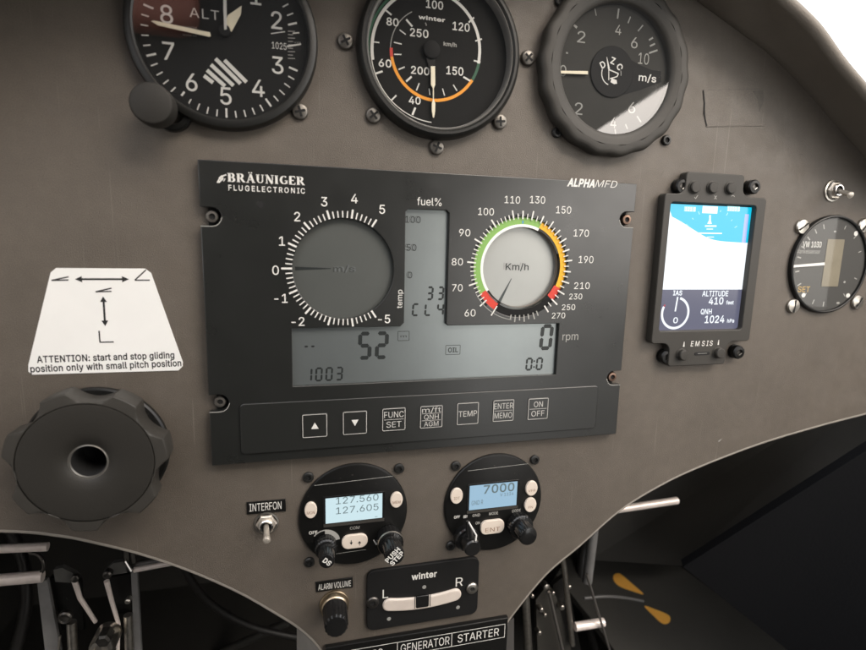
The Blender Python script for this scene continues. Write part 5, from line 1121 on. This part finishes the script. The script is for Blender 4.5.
# ------------------------------------------------------------------ radio and transponder
GB = bpy.data.materials['gloss_black']
def round_face(name, label, u, v, r):
    t = thing(name, label, 'radio', (u, v, 0))
    b = MB(); b.lathe(u, v, [(r, 0), (r, 1.2), (r - .5, 1.8), (r - 1.2, 2.0), (0.01, 2.0)], BLACK, n=96); b.build('face', t)
    return t
def obutton(t, x, y, w, hgt, txt, cap, rr=None, wtxt=None, fs=None):
    q = P(x, y, 3.4); ppm = 1.83 * 1.0
    k = P(x + 10, y, 3.4)[0] - q[0]; kv_ = q[1] - P(x, y + 10, 3.4)[1]; wm = w * k / 10; hm = hgt * kv_ / 10
    b = MB()
    if rr is None: o_ = circ(q[0], q[1], wm / 2, 36, hm / 2)
    else: o_ = rrect(q[0] - wm / 2, q[1] - hm / 2, q[0] + wm / 2, q[1] + hm / 2, min(wm, hm) * rr, 7)
    b.plate(o_, 1.8, 3.6, BUTTON, bev=0.45)
    if txt == 'arrows':
        for dx, sg in ((-2.0, -1), (2.6, 1)):
            b.sheet([(q[0] + dx - .9, q[1] - .6 * sg - .6), (q[0] + dx + .9, q[1] - .6 * sg - .6), (q[0] + dx, q[1] + .9 * sg - .6)][::(1 if sg > 0 else -1)], 3.66, INK)
            b.bar((q[0] + dx, q[1] - .6 * sg - .6), (q[0] + dx, q[1] - 1.9 * sg - .6), 0.35, 3.66, INK)
    elif txt: b.textc(txt, q[0], q[1] - hm * (0.13 if rr is None else 0.16), cap, 3.66, BTXT, width=wtxt or wm * .62, bold=-0.004)
    b.build('push_button', t)
def tilted_screen(t, c4, m_, h_=2.5, bar_=True):
    b = MB(); q = [P(*c, h_) for c in c4]
    fx0, fx1 = (q[0][0] + q[3][0]) / 2, (q[1][0] + q[2][0]) / 2; fy1, fy0 = (q[0][1] + q[1][1]) / 2, (q[2][1] + q[3][1]) / 2
    b.plate(rrect(fx0 - 1.5, fy0 - 2.4, fx1 + 1.5, fy1 + 1.0, 0.6), 1.9, h_ - .1, GB, bev=0.1)
    b.sheet([(fx0, fy0), (fx1, fy0), (fx1, fy1), (fx0, fy1)], h_, m_)
    b.sheet([(fx0 - 1.2, fy0 - 2.2), (fx1 + 1.2, fy0 - 2.2), (fx1 + 1.2, fy0 - .3), (fx0 - 1.2, fy0 - .3)], h_ - .06, BEZELG)
    return b
t = round_face('radio', 'black round radio showing 127.560 and 127.605 on its blue screen', -45.5, -111.3, 30.2)
b = tilted_screen(t, [(325.4, 499.2), (382.3, 492.8), (382.3, 517), (325.8, 524.6)], SCR_W); h = 2.55
b.text('127.560', 336, 504.8, 378.5, 500.0, 6.6, h, SCR_T); b.text('127.605', 336, 514.2, 378.5, 510.2, 6.6, h, SCR_T); b.bar(P(375, 517, h), P(377.5, 516.5, h), .3, h, SCR_T)
b.build('screen', t)
b = MB(); h = 2.06
b.text('COM', 350, 530, 359.5, 528.8, 2.8, h, WHITED); b.text('OFF', 309, 534.8, 317.5, 533.6, 3.0, h, WHITE, bold=0.01)
l_ = MB(); l_.bar(P(314.5, 485.6, h), P(393, 476.2, h), .3, h, GREYP); l_.build('face_line', t); b.bar(P(334, 554.2, h), P(366, 549.6, h), .22, h, GREYP)
b.bar(P(373.5, 540, h), P(376.5, 545, h), .6, h, WHITE); b.bar(P(376.5, 545, h), P(378.5, 539, h), .6, h, WHITE)
b.build('face_lettering', t); b = MB()
q = P(325.5, 543.5, h); b.arc(q[0], q[1], 5.6, 8.2, 92, 12, h, WHITED, 20); b.arc(q[0], q[1], 7.6, 8.2, 140, 92, h, WHITED, 12)
b.build('volume_scale', t)
obutton(t, 310.8, 510.6, 12.6, 16, 'MON', 1.7); obutton(t, 396.6, 500.2, 12.4, 15.4, 'MEM', 1.7); obutton(t, 354.8, 541.8, 26, 13.6, 'arrows', 2, rr=0.48)
def knob2(t, base, cap, hcap, rb, rc, word=None, rot=0, ring=False):
    q = P(*base, 2); e = P(*cap, hcap); c = ((q[0] + e[0]) / 2, (q[1] + e[1]) / 2)
    b = MB(); b.lathe(e[0], e[1], [(rb * .8, 2.0), (rb, 2.4), (rb, hcap * .42), (rb - .6, hcap * .46), (rc * .94, hcap * .48), (rc, hcap * .5), (rc, hcap - 1.0), (rc - .5, hcap - .2), (rc - 1, hcap), (0.01, hcap)], GB, n=96, scal=lambda a, r, h_: 1 + (0.018 * math.cos(24 * a) if r >= rc * .94 and h_ < hcap - .5 else 0))
    if ring: b.lathe(e[0], e[1], [(rb + .05, hcap * .40), (rb + .25, hcap * .42), (rb - .1, hcap * .455)], STEEL, n=64)
    if word:
        for i, w_ in enumerate(word):
            n_ = len(word); d_ = ((n_ - 1) / 2 - i) * 3.3
            b.textc(w_, e[0] - math.sin(R_(rot)) * d_, e[1] + math.cos(R_(rot)) * d_, 2.5, hcap + .05, WHITE, rot=rot, bold=0.03)
    b.build('knob', t)
knob2(t, (324.6, 539), (327.2, 562.0), 19, 6.0, 4.2, ('DS',), -42)
knob2(t, (388, 530), (394.8, 556.8), 22, 7.2, 5.3, ('PUSH', 'STEP'), 45, ring=True)

t = round_face('transponder', 'black round transponder showing 7000 on its blue screen', 37.8, -113.2, 30.8)
b = tilted_screen(t, [(470.2, 486.2), (517.2, 481.2), (516.6, 505.4), (468.6, 510.2)], SCR_B); h = 2.55
b.text('7000', 483.5, 494.0, 514.3, 490.6, 8.0, h, SCR_T, bold=0.015); b.text('V 1234', 500, 496.6, 513.5, 495, 3.0, h, SCR_T); b.text('GND R', 471.5, 505.6, 483, 504.2, 4.4, h, SCR_T)
b.build('screen', t)
b = MB(); h = 2.06
for s, x0_, y0_, x1_, y1_ in (('OFF', 454, 518.8, 459.8, 518.2), ('SBY', 463.4, 518.3, 467.5, 517.8), ('GND', 472.4, 517.0, 480, 516.2), ('MODE', 489, 515.3, 498, 514.3), ('CODE', 512, 512.6, 520.5, 511.6), ('ON', 475.5, 524.6, 479.8, 524.2)):
    b.text(s, x0_, y0_, x1_, y1_, 2.6, h, WHITE if s in ('SBY', 'OFF') else WHITED, snap=False, bold=0.02)
b.build('face_lettering', t)
b = MB(); b.bar(P(468, 471, h), P(528, 463.8, h), .3, h, GREYP); b.build('face_line', t)
obutton(t, 456.8, 496.3, 12.2, 15.4, 'IDT', 1.8, wtxt=3.6); obutton(t, 531.8, 488.6, 11.6, 14.6, 'VFR', 1.6); obutton(t, 530.6, 505.2, 11.6, 14.2, 'FN', 1.6, wtxt=2.8); obutton(t, 492.6, 527.2, 23.4, 13.6, 'ENT', 2.6, rr=0.42)
knob2(t, (522, 519), (528.8, 537.2), 18, 7.6, 5.6)
# selector with a white pointer
q = P(467.5, 527, 2); e = P(473.5, 550, 17)
b = MB(); b.lathe(e[0], e[1], [(7.4, 2), (7.4, 6.5), (6.6, 7.2), (5.2, 7.4), (4.9, 15.5), (4.2, 16.2), (0.01, 16.2)], GB, n=64)
A_, B2 = Vector(P3(468.3, 521.5, 9)), Vector(P3(476.4, 535.5, 15.5)); C2 = Vector(P3(475.6, 541, 16.4))
b.tube([Vector((e[0], e[1], 13)), A_ - Vector((0, 0, .6))], 2.2, GB, n=10, r1=1.2)
b.tube([A_, B2, C2], 0.5, WHITE, n=8)
b.build('selector_knob', t)

# ------------------------------------------------------------------ slip indicator
c4 = [P(367.0, 572, 2), P(479, 556.4, 2), P(477.5, 614.5, 2), P(366.5, 630.2, 2)]
sx0, sx1 = (c4[0][0] + c4[3][0]) / 2, (c4[1][0] + c4[2][0]) / 2; sy1, sy0 = (c4[0][1] + c4[1][1]) / 2, (c4[2][1] + c4[3][1]) / 2
t = thing('slip_indicator', 'black slip ball indicator marked L and R with a pale curved tube', 'gauge', ((sx0 + sx1) / 2, (sy0 + sy1) / 2, 0))
b = MB(); b.plate(rrect(sx0, sy0, sx1, sy1, 4.5), 0, 2.4, BLACKM, bev=0.5); h = 2.45
b.text('winter', 411.5, 580.0, 436.8, 576.8, 5.8, h, WHITE, bold=0.025); b.text('L', 382.6, 598.6, 388.2, 597.8, 8.6, h, WHITE); b.text('R', 455.6, 586.8, 462.8, 585.8, 8.6, h, WHITE)
for x, y in ((424.3, 587.2), (389, 619), (458, 607.5)):
    q = P(x, y, h); b.disc(q[0], q[1], 1.2, h, GREYP, 16)
b.build('plate', t)
tc_ = [P(389.5, 605.6, 4), P(422.8, 602.6, 4), P(455.5, 595.8, 4)]
mid = ((tc_[0][0] + tc_[2][0]) / 2, tc_[1][1]); yv = (tc_[0][1] + tc_[2][1]) / 2
pth = []
for i in range(25):
    k = i / 24 * 2 - 1
    pth.append((mid[0] + (tc_[2][0] - tc_[0][0]) / 2 * k, (yv - 0.9) + 1.8 * k * k - 0.4, 4.0))
def stadium(p, w):
    up_ = []; dn_ = []
    for i, q in enumerate(p):
        d = (Vector(p[min(i + 1, len(p) - 1)]) - Vector(p[max(i - 1, 0)])).normalized(); n = Vector((-d.y, d.x, 0))
        up_.append(Vector(q) + n * w); dn_.append(Vector(q) - n * w)
    e_ = Vector(p[-1]); d = (Vector(p[-1]) - Vector(p[-2])).normalized(); a0 = math.atan2(d.y, d.x)
    cap1 = [e_ + w * Vector((math.cos(a0 - math.pi / 2 + math.pi * i / 10), math.sin(a0 - math.pi / 2 + math.pi * i / 10), 0)) for i in range(1, 10)]
    e_ = Vector(p[0]); d = (Vector(p[0]) - Vector(p[1])).normalized(); a0 = math.atan2(d.y, d.x)
    cap0 = [e_ + w * Vector((math.cos(a0 - math.pi / 2 + math.pi * i / 10), math.sin(a0 - math.pi / 2 + math.pi * i / 10), 0)) for i in range(1, 10)]
    return [(q.x, q.y) for q in dn_ + cap1 + list(reversed(up_)) + cap0]
b = MB(); b.plate(stadium([(q_[0], q_[1] - 0.7, q_[2]) for q_ in pth], 4.0), 1.6, 3.9, TUBE_F, bev=1.1, res=4); b.build('liquid_tube', t)
bq = P(422.6, 601.6, 4.3)
b = MB(); b.plate(rrect(bq[0] - 4.0, bq[1] - 4.2, bq[0] + 4.0, bq[1] + 3.6, 1.0), 3.0, 4.3, GB, bev=0.5); b.build('ball', t)
b = MB()
for x in (414.8, 417.4, 430.2):
    q = P(x, 602.2, 4); b.bar((q[0], bq[1] - 4.2), (q[0], bq[1] + 3.6), 0.4, 4.0, SLOT if x != 417.4 else GREYP)
b.build('centre_mark', t)
for x, y in ((372.8, 602.6), (472, 588.4)):
    q = P(x, y, 3); b = MB(); b.lathe(q[0], q[1], [(3.6, 2.2), (3.6, 3.4), (3.0, 4.0), (1.6, 4.2), (1.4, 3.3), (0.01, 3.3)], DSTEEL if x < 400 else STEEL, n=28); b.disc(q[0], q[1], 1.5, 3.4, SLOT, 6); b.build('screw', t)

# ------------------------------------------------------------------ switch label strip at the bottom
c4 = [P(325.5, 647, 3), P(508, 618.5, 3)]
t = thing('switch_label_strip', 'black switch strip reading GENERATOR and STARTER at the bottom edge of the panel', 'label strip', (-5, -200, 0))
sx0, sx1, sy1 = c4[0][0], c4[1][0], (c4[0][1] + c4[1][1]) / 2
b = MB(); b.plate([(sx0, sy1 - 40), (sx1, sy1 - 40), (sx1, sy1), (sx0, sy1)], 0, 3.4, BLACK, bev=0.6); b.build('backing_plate', t)
b = MB(); h = 3.46
fx = [P(343.5, 650, h)[0], P(397.5, 640.5, h)[0], P(452, 632, h)[0], P(505, 625.5, h)[0]]; fy1 = (P(343, 650.5, h)[1] + P(505, 625.5, h)[1]) / 2; fy0 = fy1 - 9.2
fx0 = fx[1] - (fx[2] - fx[1]) * 1.05
for y in (fy0, fy1): b.bar((fx0, y), (fx[3], y), 0.38, h, WHITE)
for x in (fx0, fx[1], fx[2], fx[3]): b.bar((x, fy0 - .19), (x, fy1 + .19), 0.38, h, WHITE)
for s, i in (('GENERATOR', 1), ('STARTER', 2)):
    b.textc(s, (fx[i] + fx[i + 1]) / 2 + (.3 if i == 1 else 0), (fy0 + fy1) / 2, 5.4, h, WHITE, width=(fx[i + 1] - fx[i]) * (0.9 if i == 1 else 0.78))
b.textc('PUMPS', fx0 + (fx[1] - fx0) * .5, (fy0 + fy1) / 2, 4.6, h, WHITE, width=(fx[1] - fx0) * .5)
b.build('lettering', t)

# ------------------------------------------------------------------ loose panel screws
def make_screw(label, x, y):
    q = P(x, y, 1.5)
    t = thing('panel_screw', label, 'screw', (q[0], q[1], 0), 'black cross head screws round the gauges')
    b = MB(); b.lathe(q[0], q[1], [(3.7, 0), (3.9, 0.5), (3.8, 1.3), (3.4, 1.9), (2.6, 2.25), (0.01, 2.4)], SCREWM, n=32); b.build('head', t)
    b = MB(); b.tick(q[0], q[1], 30, -2.5, 2.5, 1.1, 2.5, SLOT); b.tick(q[0], q[1], 120, -2.5, 2.5, 1.1, 2.51, SLOT); b.build('cross_recess', t)
    return t
s0 = make_screw('cross head screw at the upper left of the airspeed gauge, beside the altimeter', 345.5, 40.5)
for x, y, a, lb in ((373.5, 115, 10, 'cross head screw at the lower left of the airspeed gauge'), (437, 147, 40, 'cross head screw directly below the airspeed gauge'),
                    (500.2, 121.5, 65, 'cross head screw at the lower right of the airspeed gauge'), (528.3, 57.5, 20, 'cross head screw between the airspeed gauge and the variometer'),
                    (300, 111.2, 75, 'cross head screw at the lower right of the altimeter')):
    q = P(x, y, 1.5); copy_thing(s0, (q[0], q[1], 0), a, lb)
def make_small(label, x, y):
    q = P(x, y, 1)
    t = thing('socket_screw', label, 'screw', (q[0], q[1], 0), 'small dark socket screws on the panel')
    b = MB(); b.lathe(q[0], q[1], [(2.9, 0), (2.9, 1.2), (2.4, 1.8), (1.5, 1.9), (1.3, 0.9), (0.01, 0.8)], BEZEL, n=24); b.build('head', t)
    b = MB(); b.disc(q[0], q[1], 1.35, 0.95, SLOT, 6); b.build('socket', t)
    return t
s1 = make_small('small dark screw at the upper left of the radio', 308.3, 477.6)
for x, y, a, lb in ((399.3, 468.8, 10, 'small dark screw at the upper right of the radio'), (309.3, 562.8, 40, 'small dark screw at the lower left of the radio'), (456, 466.3, 15, 'small dark screw at the upper left of the transponder'),
                    (535, 460, 33, 'small dark screw at the upper right of the transponder'), (450.8, 546.2, 50, 'small dark screw at the lower left of the transponder'), (557.2, 132.2, 20, 'small dark screw at the lower left of the variometer'),
                    (666.5, 140, 5, 'small dark screw at the lower right of the variometer'), (560.5, 0.5, 12, 'small dark screw at the upper left of the variometer')):
    q = P(x, y, 1); copy_thing(s1, (q[0], q[1], 0), a, lb)

# ------------------------------------------------------------------ footwell: side wall flange, console, decals, tubes, pedals
b = MB(); b.slab([P3(585, 500, -150), P3(905, 360, -40), P3(905, 424, -40), P3(682, 566, -150), P3(590, 560, -150)], 6, mat('flange_dark', (0.042, 0.040, 0.036), 0.7, bump=0.2, bscale=400, mott=0.15, mscale=14))
tag(b.build('side_flange', origin=P3(700, 500, -100)), 'dark grey side flange under the right arch of the panel', 'flange')
Oc = Vector(P3(600, 545, -190)); A1 = Vector(P3(672, 560, -190)); A2 = Vector(P3(830, 690, -70)); A3 = Vector(P3(620, 700, -90)); A4 = Vector(P3(556, 575, -190))
nC = (A2 - A1).cross(A3 - A1).normalized()
if nC.z < 0: nC = -nC
def onC(x, y, lift=0.0): return on_plane(x, y, A1, nC) + nC * lift
b = MB(); b.slab([onC(585, 530), onC(640, 541), onC(672, 560), onC(800, 657), onC(850, 700), onC(650, 700), onC(600, 630), onC(556, 575)], 8, CONSOLEM)
t = tag(b.build('side_console', origin=tuple(onC(680, 600))), 'grey sloping console with two orange petal decals in the right footwell', 'console')
b = MB()
for pl in ([(613, 578), (614.5, 574.5), (618.5, 573.6), (622, 575.5), (632, 584), (643.5, 594.6), (632, 591.5), (621, 587.5), (615, 583)], [(644, 606.2), (656, 610), (667, 614.5), (670, 618), (669.5, 622), (666.5, 624.2), (661.5, 623.5), (653, 616)]):
    q = [tuple(onC(x, y, 0.5)) for x, y in catmull(pl, 3, closed=True)]
    b.add(q, [tuple(range(len(q)))], PETAL)
b.build('petal_decals', t)
b = MB(); b.slab([P3(683, 567, -60), P3(905, 426, 20), P3(960, 720, 20), P3(830, 700, -20), P3(790, 652, -40)], 8, OPENINGM)  # added black slab, stands for the shadowed opening here
tag(b.build('dark_opening_slab', origin=P3(800, 580, -30)), 'added black slab standing for the shadowed footwell opening in the lower right corner', 'slab')
b = MB(); b.slab([P3(296.8, 612, -60), P3(325, 645, -4), P3(330, 720, -4), P3(296.8, 720, -60)], 3, PALE)
tag(b.build('pedestal_plate', origin=P3(310, 650, -30)), 'pale grey side plate of the pedestal behind the left arch edge', 'plate')
b = MB(); b.slab([P3(497, 628, -6), P3(514, 618, -6), P3(514, 720, -6), P3(497, 720, -6)], 3, mat('bracket_grey', (0.12, 0.115, 0.11), 0.4, metal=0.4))
tag(b.build('pedestal_bracket', origin=P3(506, 650, -6)), 'grey bracket beside the right end of the switch strip', 'bracket')

def rod(name, label, cat, pts, r, m, group=None, r1=None):
    b = MB(); b.tube(pts, r, m, n=18, r1=r1); q = pts[0]
    return tag(b.build(name, origin=tuple(q)), label, cat, group)
D = -75
rod('metal_tube', 'upper bright metal tube entering from the left edge', 'tube', [P3(-40, 550.5, D), P3(48, 546.8, D)], 2.7, PINKST)
rod('metal_tube', 'lower bright metal tube entering from the left edge', 'tube', [P3(-40, 583.5, D), P3(43, 576.5, D)], 3.6, PINKST)
rod('bent_tube', 'dark bent tube joining the two bright tubes at the left', 'tube', catmull([P3(30, 553, D - 4), P3(38, 555, D - 2), P3(43, 561, D), P3(44, 568, D), P3(41, 573, D)], 5), 1.1, DSTEEL)
t = thing('rudder_pedal', 'left rudder pedal with grey strap, black bracket and thin rods', 'pedal', P3(60, 650, D))
b = MB(); b.slab([P3(37, 582, D - 6), P3(47, 580, D - 6), P3(62, 660, D - 6), P3(46, 660, D - 6)], 3, GREYST); b.build('strap', t)
b = MB(); b.slab([P3(53.5, 570, D), P3(62, 568, D), P3(74, 574, D), P3(78, 578, D), P3(74, 583, D), P3(55, 582, D)], 4, mat('pedal_bracket', (0.085, 0.085, 0.08), 0.5)); b.build('bracket', t)
b = MB(); b.slab([P3(50, 578, D - 12), P3(80, 582, D - 12), P3(84, 630, D - 12), P3(62, 630, D - 12)], 4, BLACK); b.build('side_plate', t)
b = MB(); b.tube([P3(74, 579, D + 3), P3(80, 598, D), P3(95.5, 622, D - 6)], 1.7, PINKST, n=14, r1=1.3); b.build('rod', t)
b = MB(); b.tube([P3(71.5, 622, D), P3(74, 665, D)], 2.9, STEEL, n=14); b.build('rod', t)
b = MB(); b.tube([P3(60, 636, D), P3(57, 665, D)], 0.8, STEEL, n=10); b.build('rod', t)
q = P3(64.5, 618.5, D + 2); b = MB(); b.lathe(q[0], q[1], [(4.2, q[2] - 3), (4.2, q[2]), (3.2, q[2] + .8), (2.6, q[2]), (0.01, q[2] - .4)], DSTEEL, n=24); b.build('bolt', t)
q = P3(74.5, 579.5, D + 5); b = MB(); b.lathe(q[0], q[1], [(2.4, q[2] - 3), (2.4, q[2]), (1.4, q[2] + .6), (0.01, q[2] + .6)], DSTEEL, n=20); b.build('bolt', t)
t = thing('rudder_pedal', 'right rudder pedal with black bracket and bright bar running under the arch', 'pedal', P3(125, 650, D))
b = MB(); b.slab([P3(104, 572, D), P3(113, 563.5, D), P3(125, 561.5, D), P3(127, 573, D), P3(107, 576, D)], 4, bpy.data.materials['pedal_bracket']); b.build('bracket', t)
b = MB(); b.slab([P3(108, 578, D - 8), P3(131, 574, D - 8), P3(134, 612, D - 8), P3(116, 614, D - 8)], 4, BLACK); b.build('side_plate', t)
b = MB(); b.slab([P3(131, 573, D - 2), P3(137, 572, D - 2), P3(142, 665, D - 2), P3(135, 665, D - 2)], 3, GREYST); b.build('strap', t)
b = MB(); b.tube([P3(106.5, 581, D + 2), P3(112, 602, D), P3(118.5, 624, D), P3(117.5, 665, D)], 1.6, PINKST, n=14, r1=1.1); b.build('rod', t)
b = MB(); b.tube([P3(128, 615, D), P3(130, 665, D)], 2.7, STEEL, n=14); b.build('rod', t)
b = MB(); b.tube([P3(134, 570, D), P3(189, 559.8, D)], 1.8, PINKST, n=16); b.tube([P3(136, 565, D - 3), P3(180, 557, D - 3)], 2.4, bpy.data.materials['bracket_grey'], n=16); b.build('bar', t)
b = MB(); b.tube([P3(125, 561, D + 3), P3(131, 571, D + 3)], 1.2, CHROME, n=10); b.tube([P3(126.5, 548, D), P3(127, 560, D)], 2.2, DSTEEL, n=10); b.tube([P3(133, 551, D), P3(133.5, 562, D)], 2.0, DSTEEL, n=10); b.build('fitting', t)
for x, y, r, m_ in ((107, 575.5, 2.6, DSTEEL), (127.5, 602, 1.7, STEEL)):
    q = P3(x, y, D + 4); b = MB(); b.lathe(q[0], q[1], [(r, q[2] - 4), (r, q[2]), (r * .6, q[2] + .6), (0.01, q[2] + .5)], m_, n=20); b.build('bolt', t)
q = P3(102, 648, -60); t = thing('pivot_cap', 'round metal pivot cap between the two rudder pedals', 'cap', q)
b = MB(); b.lathe(q[0], q[1], [(7.5, q[2] - 14), (7.5, q[2]), (6.4, q[2] + 2), (4.2, q[2] + 2.3), (3.8, q[2] + .5), (0.01, q[2])], STEEL, n=36); b.build('cap', t)
q2 = P3(103, 641.5, -58); b = MB(); b.lathe(q2[0], q2[1], [(4.4, q2[2] - 8), (4.4, q2[2]), (3.2, q2[2] + 1.4), (0.01, q2[2] + 1.5)], DSTEEL, n=6); b.build('nut', t)
rod('footwell_rail', 'faint dark rail crossing the black footwell left of the pedestal', 'rail', [P3(200, 662, -300), P3(288, 622, -260)], 4.5, mat('rail_dark', (0.03, 0.03, 0.028), 0.6))

D = -65
rod('metal_tube', 'bright metal tube sticking out under the right arch of the panel', 'tube', [P3(600, 512, D), P3(677, 500.6, D)], 3.0, PINKST)
rod('metal_tube', 'short bright tube low in the right footwell beside the thin rods', 'tube', [P3(575, 627, D), P3(603.5, 622.4, D)], 3.5, PINKST)
rod('push_rod', 'tall bright push rod nearest the right arch edge', 'rod', [P3(560, 545, D), P3(564.5, 570, D), P3(572.5, 645, D)], 2.2, STEEL)
rod('push_rod', 'thick short push rod just right of the switch strip', 'rod', [P3(525, 590, -45), P3(529.5, 665, -45)], 2.9, STEEL)
rod('control_rod', 'thin dark rod leaning right from the lever plates', 'rod', [P3(549, 592, D + 4), P3(566, 665, D + 4)], 1.2, mat('rod_grey', (0.16, 0.15, 0.14), 0.4, metal=0.6))
rod('control_rod', 'long thin dark rod leaning across the short bright tube', 'rod', [P3(586.5, 574, D + 6), P3(614, 665, D + 6)], 1.0, bpy.data.materials['rod_grey'])
rod('cable', 'thin grey cable curving towards the orange decals', 'cable', catmull([P3(584, 598.4, -80), P3(604.6, 596.6, -80), P3(623, 597.8, -84), P3(643, 601.2, -90)], 6), 1.3, mat('cable_grey', (0.07, 0.07, 0.07), 0.5))
rod('vertical_strut', 'faint grey vertical strut behind the right arch', 'strut', [P3(594, 525, -110), P3(587, 582, -110)], 4.5, GREYST)
t = thing('lever_plates', 'dark lever plates with bright bolts behind the right arch edge', 'lever', P3(545, 610, D))
b = MB(); b.slab([P3(536, 600, D - 4), P3(548, 584, D - 4), P3(556, 596, D - 4), P3(574, 660, D - 4), P3(538, 665, D - 4)], 4, mat('lever_dark', (0.045, 0.043, 0.038), 0.45, metal=0.3)); b.build('plate', t)
b = MB(); b.slab([P3(553, 585, D - 14), P3(566, 575, D - 14), P3(584, 665, D - 14), P3(560, 665, D - 14)], 4, BLACK); b.build('plate', t)
for x, y, r in ((547, 588, 2.6), (542, 611, 2.0), (562.8, 608.5, 2.2), (545.5, 616, 1.6), (532.8, 597, 1.6), (553.6, 594, 1.5), (570, 588, 1.6), (540, 634, 1.8)):
    q = P3(x, y, D + 2); b = MB(); b.lathe(q[0], q[1], [(r, q[2] - 6), (r, q[2] - .4), (r * .7, q[2]), (0.01, q[2])], STEEL, n=8); b.build('bolt', t)

HOSE = mat('hose_black', (0.022, 0.021, 0.02), 0.4)
rod('hose', 'black hose hanging behind the two bright tubes at the left', 'hose', catmull([P3(5, 520, -190), P3(22, 560, -180), P3(26, 605, -170), P3(12, 665, -160)], 6), 4.5, HOSE)
rod('cable_bundle', 'black cable drooping across the dark footwell left of the pedestal', 'cable', catmull([P3(170, 545, -150), P3(205, 598, -170), P3(250, 626, -180), P3(310, 640, -190)], 6), 3.2, HOSE)
rod('hose', 'black hose running down behind the lever plates', 'hose', catmull([P3(600, 500, -200), P3(582, 560, -190), P3(586, 610, -180), P3(600, 665, -170)], 6), 5.0, HOSE)
